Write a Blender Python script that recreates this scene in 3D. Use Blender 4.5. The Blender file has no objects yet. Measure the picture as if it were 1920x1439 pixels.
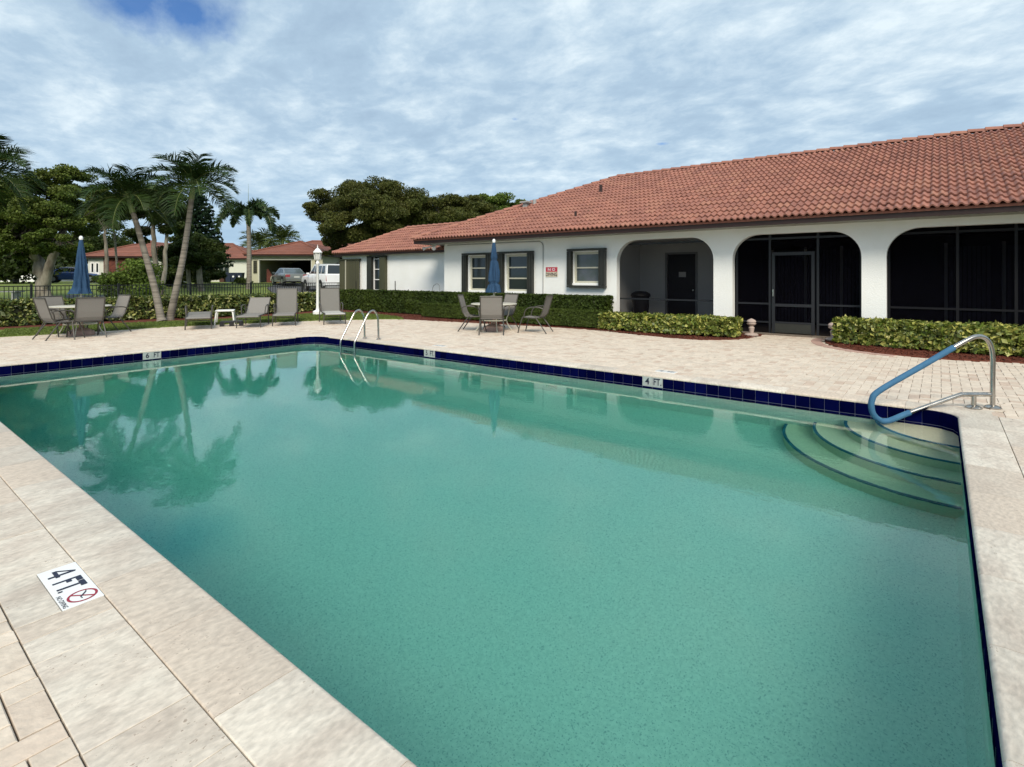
import bpy, math, random
import numpy as np
from mathutils import Vector, noise as mnoise
PI = math.pi
rnd = random.Random(7)
rng = np.random.default_rng(7)
S = bpy.context.scene
C = S.collection
# ------------------------------------------------------------------ camera, light, sky
H, F, CX, CY, YAW = 1.45, 1016.2, 960.0, 518.2, .6676      # eye height and calibration for a 1920 px wide frame
cy_, sy_ = math.cos(YAW), math.sin(YAW)
cam = bpy.data.objects.new('camera', bpy.data.cameras.new('camera')); C.objects.link(cam)
cam.location = (0, 0, H); cam.rotation_euler = (PI/2, 0, YAW)
cam.data.sensor_width = 36; cam.data.lens = F/1920*36
cam.data.shift_x = 0; cam.data.shift_y = -(1439/2-CY)/1920
cam.data.clip_start = .05; cam.data.clip_end = 3000
S.camera = cam
S.view_settings.view_transform = 'Standard'; S.view_settings.look = 'None'
S.view_settings.exposure = 1.45; S.view_settings.gamma = 1
SUN_EL, SUN_AZ = math.radians(42), math.radians(-48)        # direction towards the sun: behind the camera to the right
sund = Vector((math.cos(SUN_EL)*math.cos(SUN_AZ), math.cos(SUN_EL)*math.sin(SUN_AZ), math.sin(SUN_EL)))
sl = bpy.data.lights.new('sun', 'SUN'); sl.energy = 1.5; sl.angle = math.radians(24); sl.color = (1, .895, .745)
so = bpy.data.objects.new('sun', sl); C.objects.link(so); so.rotation_euler = sund.to_track_quat('Z', 'Y').to_euler(); so.location = (0, -10, 30)

def ray(x, y):
    u = (x-CX)/F; v = -(y-CY)/F
    return Vector((u*cy_-sy_, u*sy_+cy_, v))
def ground(x, y, z=0):                                     # point of the level z seen at a pixel of the photograph
    d = ray(x, y); t = (z-H)/d.z; return (d.x*t, d.y*t)
def atd(x, d):                                             # ground position at pixel column x and depth d
    r = ray(x, CY); return (r.x*d, r.y*d)
def zat(y, d): return H-(y-CY)/F*d

W = bpy.data.worlds.new('World'); S.world = W; W.use_nodes = True
def world():
    nt = W.node_tree; N = nt.nodes; L = nt.links; N.clear()
    def n(t, **k):
        o = N.new(t)
        for a, b in k.items(): setattr(o, a, b)
        return o
    def m(op, a, b=None, c=None, clamp=False):
        o = N.new('ShaderNodeMath'); o.operation = op; o.use_clamp = clamp
        for i, v in enumerate((a, b, c)):
            if v is None: continue
            if isinstance(v, (int, float)): o.inputs[i].default_value = v
            else: L.new(v, o.inputs[i])
        return o.outputs[0]
    tc = n('ShaderNodeTexCoord'); sep = n('ShaderNodeSeparateXYZ'); L.new(tc.outputs['Generated'], sep.inputs[0])
    X, Y, Z = sep.outputs
    zz = m('ADD', m('MAXIMUM', Z, 0.0), .17)
    px, py = m('DIVIDE', X, zz), m('DIVIDE', Y, zz)
    cb = n('ShaderNodeCombineXYZ'); L.new(px, cb.inputs[0]); L.new(py, cb.inputs[1])
    def noise(scale, detail, rough, vec, dist=0, off=(0, 0, 0), sc=(1, 1, 1), rot=0):
        mp = n('ShaderNodeMapping'); mp.inputs['Location'].default_value = off; mp.inputs['Scale'].default_value = sc; mp.inputs['Rotation'].default_value = (0, 0, rot)
        L.new(vec, mp.inputs[0])
        o = n('ShaderNodeTexNoise'); o.inputs['Scale'].default_value = scale; o.inputs['Detail'].default_value = detail
        o.inputs['Roughness'].default_value = rough; o.inputs['Distortion'].default_value = dist
        L.new(mp.outputs[0], o.inputs['Vector']); return o.outputs['Fac']
    def ramp(v, stops):
        o = n('ShaderNodeValToRGB'); L.new(v, o.inputs[0]); e = o.color_ramp.elements
        for i, (p, c) in enumerate(stops):
            k = e[i] if i < 2 else e.new(p)
            k.position = p; k.color = (*c, 1)
        return o.outputs[0]
    big = noise(.75, 4, .5, cb.outputs[0], .3, (3.1, 1.7, 0), (1, 1.5, 1), .5)
    mid = noise(3.4, 8, .56, cb.outputs[0], .4, (0.4, 5.2, 0), (1, 1.35, 1), .9)
    fine = noise(9, 8, .66, cb.outputs[0], .2, (2, 2, 0), (1, 1.2, 1), .9)
    d = m('ADD', m('ADD', m('MULTIPLY', big, .37), m('MULTIPLY', mid, .39)), m('MULTIPLY', fine, .24))
    # clouds: grey-blue undersides to pale tops (values are before the background strength)
    cl = ramp(d, ((.35, (2.85, 3.9, 5.05)), (.45, (3.35, 4.5, 5.65)), (.52, (4.3, 5.4, 6.35)), (.61, (6.0, 6.9, 7.45))))
    # towards the horizon the layer thins into pale blue
    hz = m('SUBTRACT', 1.0, m('MULTIPLY', m('MAXIMUM', Z, 0.0), 3.6, clamp=True), clamp=True)
    hz = m('MULTIPLY', m('POWER', hz, 1.6), .75)
    mx = n('ShaderNodeMix', data_type='RGBA'); L.new(hz, mx.inputs[0]); L.new(cl, mx.inputs[6]); mx.inputs[7].default_value = (3.1, 4.65, 6.2, 1)
    sky = n('ShaderNodeTexSky', sky_type='NISHITA'); sky.sun_disc = False; sky.sun_elevation = SUN_EL; sky.sun_rotation = PI/2-SUN_AZ
    hole = None
    nrm = n('ShaderNodeVectorMath', operation='NORMALIZE'); L.new(tc.outputs['Generated'], nrm.inputs[0])
    wob = m('MULTIPLY', m('SUBTRACT', noise(6.5, 5, .6, nrm.outputs[0]), .5), .26)
    wob2 = m('MULTIPLY', m('SUBTRACT', noise(22, 5, .65, nrm.outputs[0], 0, (4, 2, 1)), .5), .16)
    for (hx, hy, r, sq) in ((255, -2, .085, 1.7), (350, 22, .085, 1.8), (408, 62, .040, 2.4), (1241, 270, .015, 3.6), (966, 224, .007, 2.5)):
        v = ray(hx, hy).normalized()
        o1 = n('ShaderNodeVectorMath', operation='SUBTRACT'); L.new(nrm.outputs[0], o1.inputs[0]); o1.inputs[1].default_value = v
        o2 = n('ShaderNodeVectorMath', operation='MULTIPLY'); L.new(o1.outputs[0], o2.inputs[0]); o2.inputs[1].default_value = (1, 1, sq)
        o = n('ShaderNodeVectorMath', operation='LENGTH'); L.new(o2.outputs[0], o.inputs[0])
        # soft falloff broken up by noise, so the gap is ragged and half veiled
        wd = .055 if r > .03 else .012
        a = m('DIVIDE', m('SUBTRACT', r, o.outputs['Value']), wd)
        a = m('ADD', a, m('ADD', m('MULTIPLY', wob, 8.0), m('MULTIPLY', wob2, 9.0)), clamp=False)
        a = m('MULTIPLY', a, .75, clamp=True)
        hole = a if hole is None else m('MAXIMUM', hole, a)
    hole = m('MULTIPLY', hole, .9)
    m2 = n('ShaderNodeMix', data_type='RGBA'); L.new(hole, m2.inputs[0]); L.new(mx.outputs[2], m2.inputs[6])
    sk = n('ShaderNodeMix', data_type='RGBA', blend_type='MULTIPLY'); sk.inputs[0].default_value = 1; L.new(sky.outputs[0], sk.inputs[6]); sk.inputs[7].default_value = (.30, .60, .98, 1)
    L.new(sk.outputs[2], m2.inputs[7])
    bg = n('ShaderNodeBackground'); bg.inputs[1].default_value = .05; L.new(m2.outputs[2], bg.inputs[0])
    out = n('ShaderNodeOutputWorld'); L.new(bg.outputs[0], out.inputs[0])
world()
cyc = S.cycles
cyc.use_denoising = True
cyc.max_bounces = 8; cyc.diffuse_bounces = 3; cyc.glossy_bounces = 3; cyc.transmission_bounces = 6; cyc.transparent_max_bounces = 12
cyc.use_adaptive_sampling = True; cyc.adaptive_threshold = .015
W.cycles.sampling_method = 'AUTOMATIC'

# ------------------------------------------------------------------ materials
def mat(name, col, rough=.7, col2=None, scale=4, amt=1.0, bump=0, bscale=None, metal=0, spec=.5, tint=0, rand=0, stretch=(1, 1, 1),
        detail=5, coat=0, emit=None, transl=0, space='Object', spots=None, lo=.38, hi=.66, rot=0, tintcol=None, fine=None):
    M = bpy.data.materials.new(name); M.use_nodes = True
    nt = M.node_tree; N = nt.nodes; L = nt.links; B = N['Principled BSDF']
    B.inputs['Roughness'].default_value = rough; B.inputs['Metallic'].default_value = metal
    B.inputs['Specular IOR Level'].default_value = spec; B.inputs['Coat Weight'].default_value = coat
    tc = N.new('ShaderNodeTexCoord'); mp = N.new('ShaderNodeMapping'); mp.inputs['Scale'].default_value = stretch; mp.inputs['Rotation'].default_value = (0, 0, rot)
    if space == 'World':
        g = N.new('ShaderNodeNewGeometry'); L.new(g.outputs['Position'], mp.inputs[0])
    else: L.new(tc.outputs[space], mp.inputs[0])
    vec = mp.outputs[0]
    oi = N.new('ShaderNodeObjectInfo'); at = N.new('ShaderNodeAttribute'); at.attribute_name = 'tint'
    ad = N.new('ShaderNodeMath'); ad.operation = 'ADD'; L.new(oi.outputs['Random'], ad.inputs[0]); L.new(at.outputs['Fac'], ad.inputs[1])
    fr = N.new('ShaderNodeMath'); fr.operation = 'FRACT'; L.new(ad.outputs[0], fr.inputs[0])
    if rand:                                                    # shift the grain from piece to piece
        vm = N.new('ShaderNodeVectorMath'); vm.operation = 'SCALE'; vm.inputs[0].default_value = (17, 31, 13); L.new(fr.outputs[0], vm.inputs['Scale'])
        va = N.new('ShaderNodeVectorMath'); va.operation = 'ADD'; L.new(vec, va.inputs[0]); L.new(vm.outputs[0], va.inputs[1]); vec = va.outputs[0]
    def noi(sc, det=detail):
        o = N.new('ShaderNodeTexNoise'); o.inputs['Scale'].default_value = sc; o.inputs['Detail'].default_value = det; L.new(vec, o.inputs['Vector']); return o.outputs['Fac']
    def mix(f, a, b, bt='MIX'):
        o = N.new('ShaderNodeMix'); o.data_type = 'RGBA'; o.blend_type = bt
        for i, v in ((0, f), (6, a), (7, b)):
            if isinstance(v, (int, float)): o.inputs[i].default_value = v
            elif isinstance(v, tuple): o.inputs[i].default_value = (*v, 1)
            else: L.new(v, o.inputs[i])
        return o.outputs[2]
    c = tuple(col)
    if col2 is not None:
        r = N.new('ShaderNodeMapRange'); r.inputs[1].default_value = lo; r.inputs[2].default_value = hi; r.inputs[4].default_value = amt; L.new(noi(scale), r.inputs[0])
        c = mix(r.outputs[0], c, tuple(col2))
    if tint:                                                    # brightness from piece to piece
        r = N.new('ShaderNodeMapRange'); r.inputs[3].default_value = 1-tint; r.inputs[4].default_value = 1+tint*.6; L.new(fr.outputs[0], r.inputs[0])
        cmb = N.new('ShaderNodeCombineColor')
        for i in range(3): L.new(r.outputs[0], cmb.inputs[i])
        c = mix(1.0, c, cmb.outputs[0], 'MULTIPLY')
    if tintcol:                                                 # a share of the pieces in another colour
        r = N.new('ShaderNodeMapRange'); f2 = N.new('ShaderNodeMath'); f2.operation = 'MULTIPLY'; f2.inputs[1].default_value = 7.31; L.new(fr.outputs[0], f2.inputs[0])
        f3 = N.new('ShaderNodeMath'); f3.operation = 'FRACT'; L.new(f2.outputs[0], f3.inputs[0])
        r.inputs[1].default_value = tintcol[1]; r.inputs[2].default_value = 1; L.new(f3.outputs[0], r.inputs[0])
        c = mix(r.outputs[0], c, tintcol[0])
    if fine:
        r = N.new('ShaderNodeMapRange'); r.inputs[1].default_value = .3; r.inputs[2].default_value = .7; r.inputs[3].default_value = 1-fine[1]; r.inputs[4].default_value = 1+fine[1]*.6; L.new(noi(fine[0], 6), r.inputs[0])
        cmb = N.new('ShaderNodeCombineColor')
        for i in range(3): L.new(r.outputs[0], cmb.inputs[i])
        c = mix(1.0, c, cmb.outputs[0], 'MULTIPLY')
    if spots:                                                   # (colour, scale, threshold)
        o = N.new('ShaderNodeTexNoise'); o.inputs['Scale'].default_value = spots[1]; o.inputs['Detail'].default_value = 3; L.new(vec, o.inputs['Vector'])
        r = N.new('ShaderNodeMapRange'); r.inputs[1].default_value = spots[2]; r.inputs[2].default_value = spots[2]+.03; L.new(o.outputs['Fac'], r.inputs[0])
        if len(spots) > 3:                                      # pits gather in clusters
            o2 = N.new('ShaderNodeMapRange'); o2.inputs[1].default_value = spots[3]; o2.inputs[2].default_value = spots[3]+.08; L.new(noi(3.1, 2), o2.inputs[0])
            q = N.new('ShaderNodeMath'); q.operation = 'MULTIPLY'; L.new(r.outputs[0], q.inputs[0]); L.new(o2.outputs[0], q.inputs[1]); r = q
        c = mix(r.outputs[0], c, tuple(spots[0]))
    if isinstance(c, tuple): B.inputs['Base Color'].default_value = (*c, 1)
    else: L.new(c, B.inputs['Base Color'])
    if bump:
        b = N.new('ShaderNodeBump'); b.inputs['Strength'].default_value = 1; b.inputs['Distance'].default_value = bump
        L.new(noi(bscale or scale*4), b.inputs['Height']); L.new(b.outputs[0], B.inputs['Normal'])
    if emit: B.inputs['Emission Color'].default_value = (*emit[:3], 1); B.inputs['Emission Strength'].default_value = emit[3]
    if transl:
        T = N.new('ShaderNodeBsdfTranslucent'); ms = N.new('ShaderNodeMixShader'); ms.inputs[0].default_value = transl
        if isinstance(c, tuple): T.inputs[0].default_value = (*c, 1)
        else: L.new(c, T.inputs[0])
        L.new(B.outputs[0], ms.inputs[1]); L.new(T.outputs[0], ms.inputs[2]); L.new(ms.outputs[0], N['Material Output'].inputs[0])
    B.inputs['Specular IOR Level'].default_value = spec
    return M
K = {}
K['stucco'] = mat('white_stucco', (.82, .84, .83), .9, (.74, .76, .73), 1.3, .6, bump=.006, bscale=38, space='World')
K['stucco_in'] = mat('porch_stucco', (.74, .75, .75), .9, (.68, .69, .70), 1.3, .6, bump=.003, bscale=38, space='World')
K['rooftile'] = mat('terracotta_tile', (.315, .137, .098), .85, (.245, .105, .082), 1.3, .9, bump=.003, bscale=60, tint=.13, rand=1, tintcol=((.325, .152, .106), .75), fine=(14, .14), space='World')
K['roofedge'] = mat('tile_mortar', (.25, .10, .07), .9)
K['fascia'] = mat('dark_brown_fascia', (.022, .007, .006), .6, (.014, .005, .005), 6, .6)
K['soffit'] = mat('soffit', (.35, .36, .33), .8)
K['shutter'] = mat('olive_black_shutter', (.022, .024, .019), .5, (.016, .017, .014), 8, .6)
K['shutterolive'] = mat('olive_shutter', (.06, .06, .03), .55, (.042, .043, .022), 3, .8, stretch=(1, 1, .2))
K['cream'] = mat('cream_window_frame', (.46, .455, .37), .5)
K['pane'] = mat('window_glass', (.02, .028, .03), .06, spec=.6)
K['panefrost'] = mat('privacy_glass', (.055, .075, .07), .22, (.10, .11, .14), 2.5, .8, spec=.6)
K['screenframe'] = mat('bronze_frame', (.016, .018, .022), .4, spec=.3)
K['framedark'] = mat('dark_bronze_frame', (.008, .008, .010), .5, spec=.2)
K['darkdoor'] = mat('dark_door', (.012, .011, .012), .5)
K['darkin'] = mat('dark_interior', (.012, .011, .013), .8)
K['blind'] = mat('vertical_blind', (.06, .06, .08), .8)
K['paper'] = mat('paper', (.7, .7, .68), .8)
K['black'] = mat('black_plastic', (.012, .012, .014), .45)
K['white'] = mat('white_paint', (.8, .8, .79), .45)
K['whitep'] = mat('white_plastic', (.74, .74, .70), .5)
K['steel'] = mat('stainless_steel', (.47, .45, .42), .22, (.36, .34, .31), 12, .7, metal=1, stretch=(1, 1, 1))
K['foam'] = mat('blue_foam_grip', (.03, .115, .22), .8, (.04, .14, .255), 14, .7, bump=.0015, bscale=160)
K['canvas'] = mat('blue_canvas', (.009, .042, .10), .85, (.013, .055, .125), 7, .8, bump=.004, bscale=9)
K['chairframe'] = mat('taupe_powder_coat', (.06, .055, .047), .45)
K['sling'] = mat('taupe_sling', (.30, .285, .265), .85, (.24, .225, .205), 130, .8, bump=.001, bscale=300, transl=.25)
K['slinggrey'] = mat('grey_sling', (.215, .21, .195), .85, (.17, .165, .15), 130, .8, bump=.001, bscale=300, transl=.15)
K['slinglight'] = mat('light_sling', (.48, .48, .45), .85, (.42, .42, .40), 130, .8, transl=.15)
K['tabletop'] = mat('pebbled_cream_top', (.56, .54, .46), .35, (.46, .44, .37), 60, .7)
K['base'] = mat('rosy_concrete_base', (.40, .28, .23), .85, (.33, .22, .19), 12, .7)
K['trav'] = mat('travertine', (.63, .575, .49), .62, (.50, .43, .36), 3.6, .85, bump=.003, bscale=26, tint=.16, tintcol=((.56, .47, .38), .6), rand=1, stretch=(1.9, 1, 1), rot=.35, fine=(26, .20),
                spots=((.33, .27, .215), 52, .645, .50), space='World', detail=10)
K['paver'] = mat('tumbled_paver', (.63, .55, .455), .85, (.56, .475, .39), 9, .8, bump=.004, bscale=40, tint=.09, rand=1, tintcol=((.50, .39, .31), .68), fine=(22, .12), space='World')
K['paverpink'] = mat('pink_border_paver', (.45, .29, .24), .85, (.38, .25, .21), 9, .8, bump=.003, bscale=50, tint=.1, rand=1, space='World')
K['joint'] = mat('joint_sand', (.17, .135, .105), .95, (.11, .09, .07), 12, .8, space='World')
K['mulch'] = mat('red_mulch', (.17, .038, .015), .95, (.085, .019, .009), 26, .9, bump=.03, bscale=34, tint=.3, space='World')
K['soil'] = mat('lawn', (.145, .19, .03), .95, (.105, .15, .023), .5, .9, bump=.03, bscale=22, space='World', spots=((.12, .15, .04), 3, .62))
K['grass'] = mat('grass_blades', (.14, .19, .034), .7, (.10, .15, .025), 1.2, .8, tint=.35, transl=.25, space='World')
K['asphalt'] = mat('asphalt', (.075, .077, .082), .9, (.055, .056, .06), 2, .8, bump=.004, bscale=90, space='World')
K['plaster'] = mat('pool_plaster', (.76, .82, .73), .8, (.62, .70, .62), 46, .9, bump=.002, bscale=80, spots=((.40, .50, .46), 105, .60), space='World')
K['step'] = mat('pool_step_plaster', (.70, .68, .50), .8, (.60, .58, .43), 46, .8, space='World')
K['cobalt'] = mat('cobalt_tile', (.0016, .0028, .040), .28, (.001, .0018, .026), 5, .8, tint=.4, rand=1, spec=.0, bump=.0006, bscale=12, space='World')
K['cobalttrim'] = mat('cobalt_step_trim', (.015, .12, .20), .35, (.03, .17, .25), 30, .7, space='World')
K['grout'] = mat('pale_grout', (.26, .26, .31), .9)
K['mark'] = mat('white_marker_tile', (.74, .76, .76), .25)
K['markwall'] = mat('grey_marker_tile', (.42, .44, .43), .3, (.34, .36, .35), 20, .8)  # greyer than the deck marker tiles, slightly mottled
K['ink'] = mat('navy_ink', (.008, .010, .03), .4)
K['redink'] = mat('red_ink', (.28, .012, .03), .4)
K['signred'] = mat('sign_red', (.50, .02, .06), .4)
K['signcream'] = mat('sign_cream', (.66, .58, .44), .5)
K['fence'] = mat('black_iron', (.012, .013, .012), .5)
K['bark'] = mat('grey_bark', (.25, .23, .19), .95, (.085, .07, .052), 3.2, .95, bump=.02, bscale=16, stretch=(1, 1, .4))
K['barkd'] = mat('brown_bark', (.075, .06, .045), .95, (.045, .036, .028), 5, .9, bump=.02, bscale=16, stretch=(1, 1, .4))
K['palmtrunk'] = mat('ringed_palm_trunk', (.25, .225, .19), .9, (.13, .115, .095), 1.6, .9, bump=.012, bscale=7, stretch=(.35, .35, 9), lo=.42, hi=.6)
K['crownshaft'] = mat('green_crownshaft', (.16, .22, .07), .5, (.22, .22, .10), 3, .7)
K['frond'] = mat('palm_frond', (.024, .052, .012), .5, (.05, .088, .018), 1.5, .7, tint=.4, transl=.22, spec=.25)
K['frond2'] = mat('foxtail_frond', (.035, .075, .025), .5, (.06, .10, .03), 1.5, .7, tint=.4, transl=.2, spec=.25)
K['rachis'] = mat('frond_rachis', (.16, .19, .06), .5)
def leafmat(n, a, b, t=.4, tr=.25, rough=.5): return mat(n, a, rough, b, .9, .9, tint=t, transl=tr, space='World', spec=.18)
K['leaf_olive'] = leafmat('olive_leaves', (.078, .118, .02), (.125, .158, .03))
K['leaf_dark'] = leafmat('dark_leaves', (.026, .046, .010), (.05, .07, .015))
K['leaf_brown'] = leafmat('bronze_leaves', (.064, .078, .018), (.094, .098, .024))
K['leaf_bright'] = leafmat('bright_leaves', (.095, .15, .022), (.13, .18, .04))
K['leaf_mid'] = leafmat('mid_leaves', (.055, .085, .02), (.085, .11, .03))
K['leaf_hedge'] = leafmat('dark_hedge_leaves', (.036, .060, .011), (.066, .098, .016), .5)
K['leaf_trim'] = leafmat('trim_hedge_leaves', (.05, .078, .013), (.07, .10, .017), .4)
K['leaf_var'] = mat('variegated_leaves', (.10, .15, .02), .45, (.16, .19, .03), 4, .9, tint=.4, transl=.2, space='World', tintcol=((.52, .50, .13), .55))
K['leaf_var2'] = mat('green_variegated_leaves', (.06, .10, .018), .45, (.11, .14, .026), 4, .9, tint=.45, transl=.2, space='World', tintcol=((.46, .46, .15), .68))
K['hedgecore'] = mat('hedge_shade_core', (.016, .022, .008), 1, (.03, .022, .012), 9, .7, bump=.03, bscale=20)  # solid hedge core, the shade between the leaves put into its dark colour
K['needle'] = leafmat('pine_needles', (.016, .038, .020), (.026, .052, .022))
K['carblue'] = mat('blue_car_paint', (.05, .10, .26), .22, coat=1)
K['carsilver'] = mat('champagne_paint', (.20, .205, .18), .3, coat=1, metal=.4)
K['carwhite'] = mat('white_car_paint', (.78, .79, .80), .3, coat=.6)
K['cardark'] = mat('dark_car_paint', (.015, .016, .02), .3, coat=1)
K['carglass'] = mat('car_glass', (.015, .02, .022), .05, spec=.8)
K['carglass2'] = mat('rear_car_glass', (.10, .13, .14), .08, spec=.9)
K['rubber'] = mat('rubber', (.014, .014, .014), .8)
K['rim'] = mat('alloy_rim', (.5, .5, .5), .3, metal=.8)
K['taillight'] = mat('tail_light', (.36, .03, .03), .2, coat=1)
K['plate'] = mat('number_plate', (.55, .56, .5), .5)
K['housewall'] = mat('cream_house_wall', (.50, .49, .36), .9, (.44, .43, .32), .8, .6)
K['housewhite'] = mat('white_house_wall', (.60, .62, .55), .9)
K['brick'] = mat('red_brick', (.165, .052, .035), .9, (.10, .032, .025), 3, .9, tint=.3)
K['houseroof'] = mat('red_house_roof', (.21, .078, .05), .85, (.16, .062, .043), 1.5, .8, tint=.12, space='World')
K['binblue'] = mat('navy_bin', (.012, .02, .045), .5)
K['binbrown'] = mat('brown_bin', (.07, .03, .02), .6)
K['grey'] = mat('galvanised_grey', (.30, .31, .31), .5)
K['lampglass'] = mat('frosted_lamp_glass', (.55, .56, .53), .3)
K['pathlamp'] = mat('weathered_pink_stone', (.42, .34, .30), .9, (.34, .27, .24), 12, .8)
K['debris'] = mat('dry_leaf', (.14, .09, .055), .9)

def screenmat(op=.70):
    M = bpy.data.materials.new('insect_screen'); M.use_nodes = True; nt = M.node_tree; N = nt.nodes; L = nt.links
    B = N['Principled BSDF']; B.inputs['Base Color'].default_value = (.003, .003, .005, 1); B.inputs['Roughness'].default_value = .7
    T = N.new('ShaderNodeBsdfTransparent'); ms = N.new('ShaderNodeMixShader'); ms.inputs[0].default_value = op
    L.new(T.outputs[0], ms.inputs[1]); L.new(B.outputs[0], ms.inputs[2]); L.new(ms.outputs[0], N['Material Output'].inputs[0]); return M
K['screen'] = screenmat(); K['screenlight'] = screenmat(.5)
for q_ in ('screen', 'screenlight'): K[q_].node_tree.nodes['Principled BSDF'].inputs['Specular IOR Level'].default_value = 0
def watermat():
    M = bpy.data.materials.new('pool_water'); M.use_nodes = True; nt = M.node_tree; N = nt.nodes; L = nt.links
    B = N['Principled BSDF']; B.inputs['Base Color'].default_value = (1, 1, 1, 1); B.inputs['Roughness'].default_value = .0
    B.inputs['Transmission Weight'].default_value = 1; B.inputs['IOR'].default_value = 1.333
    g = N.new('ShaderNodeNewGeometry')
    def noi(s, d, st):
        mp = N.new('ShaderNodeMapping'); mp.inputs['Scale'].default_value = st; mp.inputs['Rotation'].default_value = (0, 0, .6); L.new(g.outputs['Position'], mp.inputs[0])
        o = N.new('ShaderNodeTexNoise'); o.inputs['Scale'].default_value = s; o.inputs['Detail'].default_value = d; L.new(mp.outputs[0], o.inputs['Vector']); return o.outputs['Fac']
    b1 = N.new('ShaderNodeBump'); b1.inputs['Distance'].default_value = .0017; b1.inputs['Strength'].default_value = .55; L.new(noi(2.6, 3, (1, 1.7, 1)), b1.inputs['Height'])
    b2 = N.new('ShaderNodeBump'); b2.inputs['Distance'].default_value = .0005; b2.inputs['Strength'].default_value = .6; L.new(noi(14, 2, (1, 1.6, 1)), b2.inputs['Height']); L.new(b1.outputs[0], b2.inputs['Normal'])
    L.new(b2.outputs[0], B.inputs['Normal'])
    V = N.new('ShaderNodeVolumeAbsorption'); V.inputs['Color'].default_value = (.0, .69, .63, 1); V.inputs['Density'].default_value = .52
    L.new(V.outputs[0], N['Material Output'].inputs['Volume']); return M
K['water'] = watermat()

# ------------------------------------------------------------------ object helpers
def link(o, parent=None, **k):
    C.objects.link(o)
    if parent is not None: o.parent = parent
    for a, b in k.items(): o[a] = b
    return o
def empty(name, label=None, category=None, loc=(0, 0, 0), rz=0, group=None, kind=None):
    o = bpy.data.objects.new(name, None); o.empty_display_size = .1
    link(o); o.location = loc; o.rotation_euler = (0, 0, rz)
    for a, b in (('label', label), ('category', category), ('group', group), ('kind', kind)):
        if b: o[a] = b
    return o
def tag(o, label=None, category=None, group=None, kind=None):
    for a, b in (('label', label), ('category', category), ('group', group), ('kind', kind)):
        if b: o[a] = b
    return o
class MB:
    def __init__(s): s.v = []; s.f = []; s.t = []; s.tt = 0.0
    def add(s, vs, fs):
        n = len(s.v); s.v += [tuple(p) for p in vs]; s.f += [tuple(i+n for i in f) for f in fs]; s.t += [s.tt]*len(vs); return s
    def box(s, x0, x1, y0, y1, z0, z1):
        return s.add([(x0, y0, z0), (x1, y0, z0), (x1, y1, z0), (x0, y1, z0), (x0, y0, z1), (x1, y0, z1), (x1, y1, z1), (x0, y1, z1)],
                     [(0, 3, 2, 1), (4, 5, 6, 7), (0, 1, 5, 4), (1, 2, 6, 5), (2, 3, 7, 6), (3, 0, 4, 7)])
    def cbox(s, x0, x1, y0, y1, z0, z1, b):                   # box with a chamfered top
        return s.add([(x0, y0, z0), (x1, y0, z0), (x1, y1, z0), (x0, y1, z0), (x0, y0, z1-b), (x1, y0, z1-b), (x1, y1, z1-b), (x0, y1, z1-b),
                      (x0+b, y0+b, z1), (x1-b, y0+b, z1), (x1-b, y1-b, z1), (x0+b, y1-b, z1)],
                     [(0, 1, 5, 4), (1, 2, 6, 5), (2, 3, 7, 6), (3, 0, 4, 7), (4, 5, 9, 8), (5, 6, 10, 9), (6, 7, 11, 10), (7, 4, 8, 11), (8, 9, 10, 11)])
    def prism(s, poly, y0, y1, axis='y'):                      # polygon (a,b) extruded; axis y: (x,z), z: (x,y), x: (y,z)
        def P(a, b, h): return {'y': (a, h, b), 'z': (a, b, h), 'x': (h, a, b)}[axis]
        n = len(poly)
        fs = [tuple(range(n)), tuple(range(2*n-1, n-1, -1))]+[(i, i+n, (i+1) % n+n, (i+1) % n) for i in range(n)]
        return s.add([P(a, b, y0) for a, b in poly]+[P(a, b, y1) for a, b in poly], fs)
    def tube(s, pts, r, n=8, caps=True, squash=None):
        pts = [Vector(p) for p in pts]; m = len(pts)
        rs = r if isinstance(r, (list, tuple)) else [r]*m
        up = None; vs = []
        for i, p in enumerate(pts):
            t = (pts[min(i+1, m-1)]-pts[max(i-1, 0)]).normalized()
            if up is None:
                up = Vector((0, 0, 1)) if abs(t.z) < .9 else Vector((1, 0, 0))
            a = t.cross(up).normalized(); b = a.cross(t).normalized(); up = b
            for k in range(n):
                an = 2*PI*k/n; vs.append(p+a*(math.cos(an)*rs[i])+b*(math.sin(an)*rs[i]))
        fs = [(i*n+k, i*n+(k+1) % n, (i+1)*n+(k+1) % n, (i+1)*n+k) for i in range(m-1) for k in range(n)]
        if caps: fs += [tuple(range(n-1, -1, -1)), tuple((m-1)*n+k for k in range(n))]
        return s.add(vs, fs)
    def lathe(s, prof, n=20, cx=0, cy=0, fn=None):             # prof: (r, z)
        vs = []
        for i, (r, z) in enumerate(prof):
            for k in range(n):
                a = 2*PI*k/n; rr = r*(fn(a, z) if fn else 1); vs.append((cx+rr*math.cos(a), cy+rr*math.sin(a), z))
        m = len(prof)
        fs = [(i*n+k, i*n+(k+1) % n, (i+1)*n+(k+1) % n, (i+1)*n+k) for i in range(m-1) for k in range(n)]
        fs += [tuple(range(n-1, -1, -1)), tuple((m-1)*n+k for k in range(n))]
        return s.add(vs, fs)
    def mesh(s, name, m=None, smooth=False):
        me = bpy.data.meshes.new(name); me.from_pydata(s.v, [], s.f)
        if any(s.t): a = me.attributes.new('tint', 'FLOAT', 'POINT'); a.data.foreach_set('value', s.t)
        if m: me.materials.append(K[m])
        if smooth: me.polygons.foreach_set('use_smooth', [True]*len(me.polygons)); me.set_sharp_from_angle(angle=math.radians(40))
        me.update(); return me
    def build(s, name, m, parent=None, smooth=False, **k):
        return link(bpy.data.objects.new(name, s.mesh(name, m, smooth)), parent, **k)
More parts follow.
